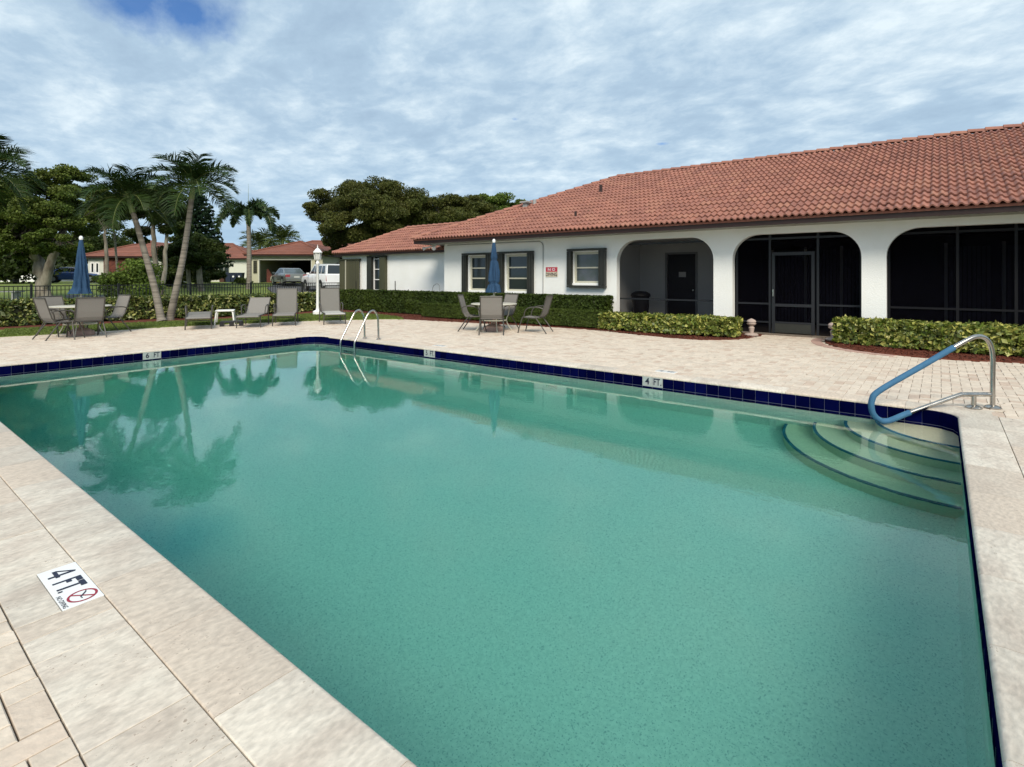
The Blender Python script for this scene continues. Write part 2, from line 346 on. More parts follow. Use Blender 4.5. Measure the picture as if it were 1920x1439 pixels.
def inst(name, me, parent=None, loc=(0, 0, 0), rot=(0, 0, 0), **k):
    o = bpy.data.objects.new(name, me); o.location = loc; o.rotation_euler = rot; return link(o, parent, **k)
def copy_tree(o, parent=None):
    c = o.copy(); C.objects.link(c); c.parent = parent
    for ch in list(o.children): copy_tree(ch, c)
    return c
def quads(name, V, m, tint, parent=None, **k):                 # V: (n,4,3) array of loose quads
    n = len(V); me = bpy.data.meshes.new(name)
    me.vertices.add(n*4); me.vertices.foreach_set('co', V.reshape(-1).astype(np.float32))
    me.loops.add(n*4); me.loops.foreach_set('vertex_index', np.arange(n*4, dtype=np.int32))
    me.polygons.add(n); me.polygons.foreach_set('loop_start', np.arange(0, n*4, 4, dtype=np.int32)); me.polygons.foreach_set('loop_total', np.full(n, 4, dtype=np.int32))
    a = me.attributes.new('tint', 'FLOAT', 'POINT'); a.data.foreach_set('value', np.repeat(tint, 4).astype(np.float32))
    me.materials.append(K[m]); me.update(calc_edges=True); me.validate()
    return link(bpy.data.objects.new(name, me), parent, **k)
def leaf_quads(P, size, droop=.2, nrm=None, flat=0):           # one pointed leaf per point
    n = len(P)
    a = rng.normal(size=(n, 3)); a[:, 2] -= droop
    if nrm is not None: a = a*.75+nrm*1.0
    a /= np.linalg.norm(a, axis=1)[:, None]
    b = rng.normal(size=(n, 3)); b[:, 2] *= (1-flat); b -= a*np.sum(a*b, 1)[:, None]; b /= np.linalg.norm(b, axis=1)[:, None]
    s = size*rng.uniform(.65, 1.3, n)[:, None]
    w = b*s*.34; l = a*s
    up = np.cross(a, b)*s*.12
    return np.stack([P-l*.5, P+w+up, P+l*.5, P-w+up], 1)
def txt(name, s, h, m, parent=None, loc=(0, 0, 0), rot=(0, 0, 0), sx=1, bold=0, depth=.002, align='CENTER'):
    cu = bpy.data.curves.new(name, 'FONT'); cu.body = s; cu.size = 1; cu.align_x = align; cu.align_y = 'CENTER'; cu.offset = bold; cu.extrude = 0; cu.resolution_u = 3
    tmp = bpy.data.objects.new(name, cu); C.objects.link(tmp)
    dg = bpy.context.evaluated_depsgraph_get(); me = bpy.data.meshes.new_from_object(tmp.evaluated_get(dg)); me.name = name
    bpy.data.objects.remove(tmp); co = np.zeros(len(me.vertices)*3); me.vertices.foreach_get('co', co); co = co.reshape(-1, 3)
    yh = co[:, 1].max()-co[:, 1].min(); co[:, 1] -= (co[:, 1].max()+co[:, 1].min())/2; co[:, 0] -= (co[:, 0].max()+co[:, 0].min())/2
    co *= h/yh; co[:, 0] *= sx; me.vertices.foreach_set('co', co.reshape(-1)); me.materials.clear(); me.materials.append(K[m]); me.update()
    o = bpy.data.objects.new(name, me); o.location = loc; o.rotation_euler = rot
    return link(o, parent)
def inpoly(x, y, poly):
    c = False; j = len(poly)-1
    for i in range(len(poly)):
        xi, yi = poly[i]; xj, yj = poly[j]
        if (yi > y) != (yj > y) and x < (xj-xi)*(y-yi)/(yj-yi)+xi: c = not c
        j = i
    return c
def spline(pts, n=6, closed=False):                            # Catmull-Rom
    P = [Vector(p) for p in pts]; out = []; m = len(P)
    for i in range(m if closed else m-1):
        p0 = P[i-1] if (i or closed) else P[0]; p1 = P[i]; p2 = P[(i+1) % m]; p3 = P[(i+2) % m] if closed else P[min(i+2, m-1)]
        for k in range(n):
            t = k/n; out.append(.5*((2*p1)+(p2-p0)*t+(2*p0-5*p1+4*p2-p3)*t*t+(3*p1-p0-3*p2+p3)*t**3))
    if not closed: out.append(P[-1])
    return out

# ------------------------------------------------------------------ terrain
def gz(x, y):                                                  # the lawns rise gently beyond the fence
    r = math.hypot(x, y); t = min(max((r-30)/28, 0), 1); return .86*t*t*(3-2*t)-.03
def terrain():
    b = MB(); xs = [-420, -260, -170, -120, -95]+list(range(-84, -20, 4))+[-20, -17, -14, -12.9, .9, 6, 14, 30, 60, 120, 300]
    ys = [-300, -150, -70, -30, -12, -4, .4, 8.2, 12, 16, 20]+list(range(24, 84, 4))+[95, 120, 170, 260, 420]
    idx = {}
    for j, y in enumerate(ys):
        for i, x in enumerate(xs):
            idx[i, j] = len(b.v); b.v.append((x, y, gz(x, y))); b.t.append(0)
    for j in range(len(ys)-1):
        for i in range(len(xs)-1):
            if xs[i] == -12.9 and ys[j] == .4: continue        # the pool stands here
            b.f.append((idx[i, j], idx[i+1, j], idx[i+1, j+1], idx[i, j+1]))
    b.build('ground', 'soil', kind='structure')
terrain()
def slab(name, poly, m, z, kind='structure', th=.04, parent=None, gzf=False):
    b = MB(); n = len(poly)
    top = [(x, y, (gz(x, y) if gzf else 0)+z) for x, y in poly]
    b.add(top+[(x, y, zz-th) for x, y, zz in top], [tuple(range(n))]+[(i, (i+1) % n, (i+1) % n+n, i+n) for i in range(n)][::1])
    o = b.build(name, m, parent, kind=kind); 
    return o
# ------------------------------------------------------------------ pool shell
PX0, PX1, PY0, PY1 = -12.05, .15, 1.097, 7.48                   # inner edge of the coping
WZ = -.185
def rrect(x0, x1, y0, y1, rl, rr, n=8):
    pts = []
    for cx, cy, r, a0 in ((x1-rr, y0+rr, rr, -90), (x1-rr, y1-rr, rr, 0), (x0+rl, y1-rl, rl, 90), (x0+rl, y0+rl, rl, 180)):
        for k in range(n+1):
            a = math.radians(a0+90*k/n); pts.append((cx+r*math.cos(a), cy+r*math.sin(a)))
    return pts
pool = empty('pool', kind='structure')
IN = .012
wallp = rrect(PX0-IN, PX1+IN, PY0-IN, PY1+IN, .5, .27)
def fz(x, y): return -1.28-.62*min(max((-x-1.0)/9.5, 0), 1)
b = MB()
n = len(wallp)
b.add([(x, y, -.02) for x, y in wallp]+[(x, y, fz(x, y)+.12) for x, y in wallp]+[(x*.99-.06, y+(4.3-y)*.02, fz(x, y)) for x, y in wallp],
      [(i, i+n, (i+1) % n+n, (i+1) % n) for i in range(n)]+[(i+n, i+2*n, (i+1) % n+2*n, (i+1) % n+n) for i in range(n)])
xs = np.linspace(PX0-.2, PX1+.2, 26)
fv = []; ff = []
for i, x in enumerate(xs): fv += [(x, PY0-.2, fz(x, 0)), (x, PY1+.2, fz(x, 0))]
for i in range(len(xs)-1): ff.append((2*i, 2*i+2, 2*i+3, 2*i+1))
b.add(fv, ff); b.build('basin', 'plaster', pool, kind='structure')
# curved entry steps in the far right corner
for i, (r, z) in enumerate(((.74, -.222), (1.04, -.49), (1.36, -.76), (1.68, -1.03))):
    b = MB(); cx, cy = PX1+IN, PY1+IN
    arc = [(cx-r*math.cos(a), cy-r*math.sin(a)) for a in np.linspace(0, PI/2, 25)]
    b.prism([(cx, cy)]+arc, -1.34, z, 'z'); st = b.build('pool_step', 'step', pool)
    t = MB(); a1 = [(cx-(r+.004)*math.cos(a), cy-(r+.004)*math.sin(a)) for a in np.linspace(0.01, PI/2-.01, 25)]; a0 = [(cx-(r-.03)*math.cos(a), cy-(r-.03)*math.sin(a)) for a in np.linspace(0.01, PI/2-.01, 25)]
    t.prism(a1+a0[::-1], z-.032, z+.005, 'z'); t.build('step_trim', 'cobalttrim', st)
# waterline tiles, one by one
def wallpath(pts):
    seg = []; L = 0
    for i in range(len(pts)):
        p, q = Vector(pts[i]), Vector(pts[(i+1) % len(pts)]); d = (q-p).length
        if d > 1e-6: seg.append((L, d, p, q)); L += d
    return seg, L
seg, PL = wallpath(wallp)
def along(s):
    s %= PL
    for l, d, p, q in seg:
        if l <= s <= l+d+1e-9: 
            t = (q-p)/d; return p+t*(s-l), t
    return seg[-1][3], (seg[-1][3]-seg[-1][2]).normalized()
TP = .157; NT = int(PL/TP); tp = PL/NT
tile_me = MB().cbox(0, tp-.005, -.075, .075, 0, .007, .0015).mesh('tile', 'cobalt')
marks = []
grout = MB(); row2 = MB()
def toW(p, t, a, zc, h): return (p.x+t.x*a-(-t.y)*0, 0, 0)
cand = []
for k in range(NT):
    p, t = along(k*tp); p2, t2 = along((k+1)*tp)
    d = (p2-p); L_ = d.length; t = d/L_; nrm = Vector((-t.y, t.x))          # towards the water
    grout.add([(p.x+nrm.x*.003, p.y+nrm.y*.003, -.012), (p2.x+nrm.x*.003, p2.y+nrm.y*.003, -.012), (p2.x+nrm.x*.003, p2.y+nrm.y*.003, -.262), (p.x+nrm.x*.003, p.y+nrm.y*.003, -.262)], [(0, 3, 2, 1)])
    cand.append((p, t, nrm, L_))
    o = tp*.45; row2.tt = rnd.random()*.98+.01
    q0 = p+t*.0025+nrm*.003; q1 = p+t*(L_-.0025)+nrm*.003; q2, q3 = q1+nrm*.006, q0+nrm*.006; zb = -.325 if p.x > PX1-.05 else -.262
    row2.add([(q0.x, q0.y, -.172), (q1.x, q1.y, -.172), (q2.x, q2.y, -.173), (q3.x, q3.y, -.173), (q3.x, q3.y, zb), (q2.x, q2.y, zb)], [(0, 1, 2, 3), (3, 2, 5, 4)])
grout.build('grout', 'grout', pool); row2.build('waterline_tile_row', 'cobalt', pool, kind='stuff')
def depth_text(tag_, s):
    return s
mk = {}                                                        # index of the two marker tiles
def nearest(x, y): return min(range(NT), key=lambda k: (cand[k][0]+cand[k][1]*.08-Vector((x, y))).length)
for (x, y, s) in ((-3.25, 7.5, '4'), (-8.0, 7.5, '5')): mk[nearest(x, y)] = s
g6 = ray(300.5, 664); t6 = (-12.07)/g6.x; mk[nearest(-12.07, g6.y*t6)] = '6'
skip = set()
for k, s in mk.items(): skip |= {k, k+1}
for k, (p, t, nrm, L_) in enumerate(cand):
    rot = (PI/2, 0, math.atan2(t.y, t.x)+PI)
    base = p+t*L_+nrm*.003
    if k in skip: continue
    o = inst('pool_tile', tile_me, pool, (base.x-t.x*.0025, base.y-t.y*.0025, -.09), rot)
mark_me = MB().cbox(0, tp-.004, -.075, .075, 0, .008, .0015).mesh('depth_marker', 'markwall')
for k, s in mk.items():
    for j, body in ((0, 'FT.' if s != '6' else 'FT'), (1, s)):
        p, t, nrm, L_ = cand[k+j]; rz = math.atan2(t.y, t.x)+PI
        base = p+t*L_+nrm*.003
        o = inst('depth_marker', mark_me, pool, (base.x-t.x*.002, base.y-t.y*.002, -.09), (PI/2, 0, rz))
        c_ = txt('marker_lettering', body, .10, 'ink', o, ((tp-.004)/2, 0, .0088), (0, 0, 0), .95 if j else .72, .02)
# water body
b = MB(); b.box(PX0-.03, PX1+.03, PY0-.03, PY1+.03, -2.3, WZ); wo = b.build('pool_water', 'water', kind='structure')
# coping stones
def coping():
    inner = lambda s: along2(s)
    pts = rrect(PX0, PX1, PY0, PY1, .47, .25, 10); sg, L = wallpath(pts)
    def at(s):
        s %= L
        for l, d, p, q in sg:
            if l <= s <= l+d+1e-9: return p+(q-p)/d*(s-l)
        return sg[-1][3]
    def outer(p):                                              # matching point on the outer edge
        x, y = p; w = .308; rx0, rx1, ry0, ry1 = PX0-w, PX1+.33, PY0-w, PY1+w
        for cx, cy, sx, sy, r in ((PX1-.25, PY0+.25, 1, -1, .25), (PX1-.25, PY1-.25, 1, 1, .25), (PX0+.47, PY1-.47, -1, 1, .47), (PX0+.47, PY0+.47, -1, -1, .47)):
            dx, dy = (x-cx)*sx, (y-cy)*sy
            if dx > -1e-4 and dy > -1e-4:
                ox = rx1 if sx > 0 else rx0; oy = ry1 if sy > 0 else ry0
                a = math.atan2(max(dy, 1e-6), max(dx, 1e-6)); W_, H_ = abs(ox-cx), abs(oy-cy)
                if math.tan(a)*W_ <= H_: return (ox, cy+sy*math.tan(a)*W_)
                return (cx+sx*H_/math.tan(a), oy)
        if abs(y-PY0) < 1e-4: return (x, ry0)
        if abs(y-PY1) < 1e-4: return (x, ry1)
        if abs(x-PX1) < 1e-4: return (rx1, y)
        return (rx0, y)
    # joints: walk each side
    def s_of(x, y):
        best = (9e9, 0)
        for l, d, p, q in sg:
            t = max(0, min(1, (Vector((x, y))-p).dot(q-p)/d/d)); e = (p+(q-p)*t-Vector((x, y))).length
            if e < best[0]: best = (e, l+t*d)
        return best[1]
    J = []
    J += [s_of(x, PY0) for x in [-.63-.62*k for k in range(18)] if x > PX0+.6]
    J += [s_of(PX1, y) for y in (1.55, 2.2, 2.85, 3.5, 4.15, 4.8, 5.46, 6.12, 6.78)]
    J += [s_of(x, PY1) for x in [-.3-.61*k for k in range(19)] if x > PX0+.6]
    J += [s_of(PX0, y) for y in np.arange(2.0, 6.8, .61)]
    J = sorted(J)
    for i in range(len(J)):
        a, bb = J[i]+.0015, (J[(i+1) % len(J)]+(L if i == len(J)-1 else 0))-.0015
        m = 2 if bb-a < .9 else 16
        ss = [a+(bb-a)*k/(m-1) for k in range(m)]
        ss = sorted(ss+[l+L*j for l, d, p, q in sg for j in (0, 1) if a+.004 < l+L*j < bb-.004])
        b = MB(); rows = []
        for s in ss:
            p = Vector(at(s)); q = Vector(outer(p)); d = (q-p); u = d.normalized(); q = q-u*.002
            prof = [(q, -.045), (q, -.004), (q-u*.004, 0), (p+u*.022, 0), (p+u*.009, -.005), (p+u*.0015, -.014), (p, -.026), (p+u*.004, -.036), (p+u*.012, -.042), (p+u*.05, -.045)]
            rows.append([(w.x, w.y, z) for w, z in prof])
        k = len(rows[0]); vs = [v for r in rows for v in r]
        fs = [(r*k+c, (r+1)*k+c, (r+1)*k+(c+1) % k, r*k+(c+1) % k) for r in range(len(rows)-1) for c in range(k)]
        fs += [tuple(range(k)), tuple((len(rows)-1)*k+c for c in range(k-1, -1, -1))]
        b.add(vs, fs); b.build('coping_stone', 'trav', pool, True)
coping()
# ------------------------------------------------------------------ deck
deck_edge = [(-17.6, -6), (-17.5, 2.5), (-17.3, 4.6), (-17.2, 6.4), (-16.75, 7.7), (-16.0, 9.7), (-15.1, 11.05), (-14.2, 11.95), (-12.5, 12.28), (-9.3, 12.75), (-7.1, 12.82),
             (-5.6, 12.42), (-4.5, 12.30), (-3.8, 12.68), (-3.5, 13.35), (-3.42, 14.5)]
walk = [(-2.02, 14.5), (-2.0, 13.75), (-1.72, 12.95), (-1.2, 12.42), (-.1, 12.06), (1.1, 12.35), (3, 12.7), (9, 12.9), (9, -6)]
dkl = [tuple(p) for p in spline([(x, y, 0) for x, y in deck_edge[1:]], 5)]
wkl = [tuple(p) for p in spline([(x, y, 0) for x, y in walk[:-1]], 5)]
deckp = [(-17.6, -6)]+[(p[0], p[1]) for p in dkl]+[(p[0], p[1]) for p in wkl]+[(9, -6)]
deck = empty('pool_deck', kind='structure')
b = MB()                                                        # joint sand bed with the pool cut out, as a grid
gx = sorted(set([PX0-.2, PX1+.2]+list(np.arange(-17.5, 9.1, .5)))); gy = sorted(set([PY0-.2, PY1+.2]+list(np.arange(-6, 14.6, .5))))
for i in range(len(gx)-1):
    for j in range(len(gy)-1):
        mx_, my_ = (gx[i]+gx[i+1])/2, (gy[j]+gy[j+1])/2
        if PX0-.2 < mx_ < PX1+.2 and PY0-.2 < my_ < PY1+.2: continue
        if not inpoly(mx_, my_, deckp): continue
        b.add([(gx[i], gy[j], -.025), (gx[i+1], gy[j], -.025), (gx[i+1], gy[j+1], -.025), (gx[i], gy[j+1], -.025)], [(0, 1, 2, 3)])
b.build('bedding_sand', 'joint', deck, kind='structure')
# travertine border tiles (near side and right side)
def border():
    joints = [-.49, -1.12, -1.73, -2.04, -2.65, -2.84, -2.98]
    xs_ = [(.79, .48), (.48, -.13), (-.13, -.49)]+[(joints[i], joints[i+1]) for i in range(len(joints)-1)]
    x = -3.44
    while x > -12.6: xs_.append((x, x-.612)); x -= .612
    for x1, x0 in xs_: MB().cbox(x0+.0012, x1-.0012, .483, .7858, -.045, rnd.uniform(-.0015, .0015), .002).build('travertine_tile', 'trav', deck)
    y = .79
    for h in [.61]*11:
        MB().cbox(.4825, .787, y+.0015, y+h-.0015, -.045, rnd.uniform(-.0015, .001), .002).build('travertine_tile', 'trav', deck); y += h
border()
# herringbone pavers
U = .1035
def pavers():
    cells = []
    def ok(x, y):
        if PX0-.31 < x < PX1+.335 and PY0-.31 < y < PY1+.312: return False
        if .4816 < y < .79 and -12.95 < x < .79: return False
        if .48 < x < .79 and .47 < y < 7.5: return False
        return inpoly(x, y, deckp)
    r0 = np.array([sy_*-1, cy_])
    for i in range(-172, 88):
        for j in range(-58, 141):
            k = (i-j) % 4
            if k == 0: w, h = 2, 1
            elif k == 3: w, h = 1, 2
            else: continue
            x0, y0 = i*U+.02, j*U+.48-5*U
            x1, y1 = x0+w*U, y0+h*U
            cxx, cyy = (x0+x1)/2, (y0+y1)/2
            dep = -cxx*sy_+cyy*cy_; lat = cxx*cy_+cyy*sy_
            if dep < .9 or abs(lat)/dep > 1.25: 
                if not (dep > -1 and abs(lat) < 6 and abs(cyy) < 3): continue
            # cut against borders
            if y0 < .4815 < y1 and -12.95 < cxx < .79: y1 = .4815
            if cyy > .4815 and x0 < .79 < x1 and cyy < 7.6: x0 = .79
            if y0 < PY1+.311 < y1 and PX0-.31 < cxx < PX1+.33: y0 = PY1+.311
            if x0 < PX0-.311 < x1 and .48 < cyy < PY1+.3: x1 = PX0-.311
            if x1-x0 < .03 or y1-y0 < .03: continue
            if not ok((x0+x1)/2, (y0+y1)/2): continue
            vis = dep > 1.4 and abs(lat)/dep < .97
            cells.append((dep if vis else 99, x0, x1, y0, y1))
    cells.sort()
    big = MB()
    for q, (dep, x0, x1, y0, y1) in enumerate(cells):
        z = rnd.uniform(-.003, .0015); g = .0030 if y1 < .5 else .0022
        if q < 290:
            MB().cbox(x0+g, x1-g, y0+g, y1-g, -.05, z, .002).build('paver', 'paver', deck)
        else:
            big.tt = rnd.random()*.98+.01; big.cbox(x0+g, x1-g, y0+g, y1-g, -.03, z, .004)
    big.build('paver_field', 'paver', deck, kind='stuff')
    return len(cells)
NPAV = pavers()
# pink soldier course round the right planting bed, and along the left one
def soldier(pts, m='paverpink', w=.2):
    P = spline([(x, y, 0) for x, y in pts], 10); acc = 0; out = []
    P2 = [P[0]]; 
    for a, c in zip(P, P[1:]):
        while (c-P2[-1]).length > .105: P2.append(P2[-1]+(c-P2[-1]).normalized()*.104)
    for a, c in zip(P2, P2[1:]):
        t = (c-a).normalized(); nn = Vector((-t.y, t.x, 0))*w; g = t*.003
        q = [a+g, c-g, c-g+nn, a+g+nn]
        MB().add([(v.x, v.y, -.03) for v in q]+[(v.x, v.y, .006) for v in q], [(4, 5, 6, 7), (0, 1, 5, 4), (1, 2, 6, 5), (2, 3, 7, 6), (3, 0, 4, 7)]).build('border_paver', m, deck)
soldier([(-.6, 12.12), (-1.2, 12.34), (-1.78, 12.9), (-2.06, 13.7), (-2.05, 14.38)])
# in-deck markers
def deck_marker(loc, rz, full=True):
    o = inst('deck_depth_marker', MB().cbox(-.155, 0, -.075, .075, 0, .0065, .001).mesh('deck_depth_marker', 'mark'), deck, loc, (0, 0, rz)); 
    return o
fm = empty('deck_depth_marker_set'); fm.parent = deck
def near_marker():
    # three 15 cm tiles, read from the pool side: "4", "FT.", no-diving symbol
    for i, (x0, s) in enumerate(((-3.44, '4'), (-3.286, 'FT.'), (-3.132, 'X'))):
        o = MB().cbox(x0+.001, x0+.152, .638, .787, -.04, .0028, .001).build('marker_tile', 'mark', deck)
        cx, cy, z = x0+.077, .712, .0036
        if s == 'X':
            r = MB(); nn = 40
            ring = [(cx+.004+.056*math.cos(a), cy+.012+.056*math.sin(a)) for a in np.linspace(0, 2*PI, nn, endpoint=False)]
            rin = [(cx+.004+.046*math.cos(a), cy+.012+.046*math.sin(a)) for a in np.linspace(0, 2*PI, nn, endpoint=False)]
            r.add([(x, y, z) for x, y in ring+rin], [(k, (k+1) % nn, (k+1) % nn+nn, k+nn) for k in range(nn)])
            for sgn in (1,):
                a = PI*.25*sgn; c_, s_ = math.cos(a), math.sin(a)
                r.add([(cx+.004+u*c_-v*s_, cy+.012+u*s_+v*c_, z+.0004) for u, v in ((-.05, -.0045), (.05, -.0045), (.05, .0045), (-.05, .0045))], [(0, 1, 2, 3)])
            r.build('no_diving_symbol', 'redink', o)
            d = MB()                                            # little diving figure
            for (x0_, y0_, x1_, y1_, w) in ((-.022, .018, .012, -.008, .007), (.012, -.008, .03, -.006, .004), (-.022, .018, -.034, .022, .004)):
                p, q = Vector((x0_, y0_)), Vector((x1_, y1_)); t = (q-p).normalized(); nn_ = Vector((-t.y, t.x))*w/2
                d.add([(cx+v.x, cy+.012+v.y, z+.0008) for v in (p-nn_, q-nn_, q+nn_, p+nn_)], [(0, 1, 2, 3)])
            d.build('diver_figure', 'ink', o)
            txt('marker_lettering', 'NO DIVING', .019, 'ink', o, (cx, cy-.06, z), (0, 0, 0), .98, .015)
        else:
            strokes = {'4': [((.022, .052), (-.034, -.014), .009), ((-.038, -.018), (.044, -.018), .013), ((.022, .052), (.022, -.052), .013)],
                       'FT.': [((-.052, .052), (-.052, -.052), .012), ((-.058, .044), (-.008, .044), .018), ((-.052, .006), (-.022, .006), .016), ((-.002, .044), (.058, .044), .018), ((.026, .05), (.026, -.052), .012), ((.046, -.045), (.058, -.045), .013)]}[s]
            m_ = MB()
            for q_, (a_, b_, w_) in enumerate(strokes):
                a_, b_ = Vector(a_), Vector(b_); t_ = (b_-a_).normalized(); n_ = Vector((-t_.y, t_.x))*w_*.66
                m_.add([(cx+v.x, cy+v.y, z+.0002*q_) for v in (a_-n_, b_-n_, b_+n_, a_+n_)], [(0, 1, 2, 3)])
            m_.build('marker_lettering', 'ink', o)
            if 0: txt('marker_lettering', s, .098, 'ink', o, (cx+(.01 if s == '4' else 0), cy, z), (0, 0, 0), 1.15 if s == '4' else .72, .012)
near_marker()
MB().cbox(-3.4395, -2.9815, .483, .6355, -.045, .001, .002).build('travertine_tile', 'trav', deck)
bpy.data.objects.remove(fm)
for mx_, my_ in ((-3.25, 7.9), (-8.15, 7.92)):
    for i, s in ((0, '4' if mx_ > -5 else '5'), (1, 'FT.')):
        x0 = mx_-.155+i*.155
        o = MB().cbox(x0+.001, x0+.152, my_-.075, my_+.075, -.03, .006, .001).build('marker_tile', 'mark', deck)
        txt('marker_lettering', s, .098, 'ink', o, (x0+.077, my_, .0068), (0, 0, 0), .8 if i == 0 else .66, .02)
# ------------------------------------------------------------------ beds, lawn strip, drive
lawn_in = [(-19.9, -6), (-19.75, 3), (-19.45, 5.5), (-18.7, 8.2), (-18.7, 10.5), (-18.9, 12.1), (-18.2, 12.75), (-16.4, 12.75), (-15.0, 12.5), (-14.1, 12.02)]
li = [(p.x, p.y) for p in spline([(x, y, 0) for x, y in lawn_in[1:]], 5)]
le = [(p[0], p[1]) for p in dkl]
cut = [q for q in le if q[0] < -14.15 and q[1] < 11.98]
slab('mulch_bed', [(-19.95, -6)]+li+[q for q in le if q[0] > -14.0 or q[1] > 12.1][0:]+[(-3.42, 14.4), (-14.6, 14.4), (-14.6, 15.6), (-22.3, 15.6), (-21.4, 13), (-21.3, -6)], 'mulch', .012, th=.05)
slab('lawn_strip', [(-17.55, -6)]+cut+[(-14.1, 12.02)]+li[::-1][1:]+[(-19.95, -6)], 'soil', .016, th=.05)
w2 = [(p[0], p[1]) for p in wkl]
slab('front_mulch_bed', w2+[(9, 14.4), (-2.02, 14.4)], 'mulch', .013, th=.05)
def scatter_poly(poly, n, z):
    xs_ = [p[0] for p in poly]; ys_ = [p[1] for p in poly]; out = []
    while len(out) < n:
        x, y = rnd.uniform(min(xs_), max(xs_)), rnd.uniform(max(min(ys_), -1), max(ys_))
        if inpoly(x, y, poly): out.append((x, y, z))
    return np.array(out)
P = np.concatenate([scatter_poly([(-7.4, 12.7), (-5.6, 12.42), (-4.5, 12.3), (-3.8, 12.68), (-3.5, 13.35), (-3.5, 13.8), (-7.4, 13.4)], 3500, .02),
                    scatter_poly([(-2.0, 13.75), (-1.72, 12.95), (-1.2, 12.42), (-.1, 12.06), (1.1, 12.35), (3, 12.7), (3, 13.4), (-2, 14)], 6000, .02),
                    scatter_poly([(-18.7, 12.9), (-14.2, 12), (-9.3, 12.8), (-7.2, 12.9), (-7.2, 13.3), (-18.5, 13.6)], 5000, .02)])
V = leaf_quads(P, .045, 0, None, .8); V[:, :, 2] = .017+np.abs(V[:, :, 2]-.02)*.9
quads('mulch_chips', V, 'mulch', rng.random(len(V)), kind='stuff')
gp = [q for q in li if q[1] > 0]; poly = cut+[(-14.1, 12.02)]+li[::-1]
P = scatter_poly(poly, 26000, .03)
V = leaf_quads(P, .05, -2.5); V[:, 0, 2] = np.minimum(V[:, 0, 2], .015)
quads('lawn_grass', V, 'grass', rng.random(len(V)), kind='stuff')
a = [atd(118, 47), atd(196, 47), atd(205, 31), atd(150, 27.5), atd(124, 31)]
slab('driveway', a, 'asphalt', .03, th=.05, gzf=True)
a = [atd(525, 50.5), atd(650, 50.5), atd(760, 40), atd(700, 30), atd(560, 29), atd(525, 33), atd(500, 42)]
slab('driveway', a, 'asphalt', .05, th=.05, gzf=True)
# fallen leaf litter on the pavers
P = scatter_poly(deckp, 2600, .004); P = P[[p[1] > 1.2 and p[0] < .2+.1*p[1] and not (PX0-.3 < p[0] < PX1+.3 and PY0-.3 < p[1] < PY1+.3) for p in P]]
V = leaf_quads(P, .028, 0, None, .9); V[:, :, 2] = .003+np.abs(V[:, :, 2]-.004)*.4
quads('leaf_litter', V, 'debris', rng.random(len(V)), kind='stuff')

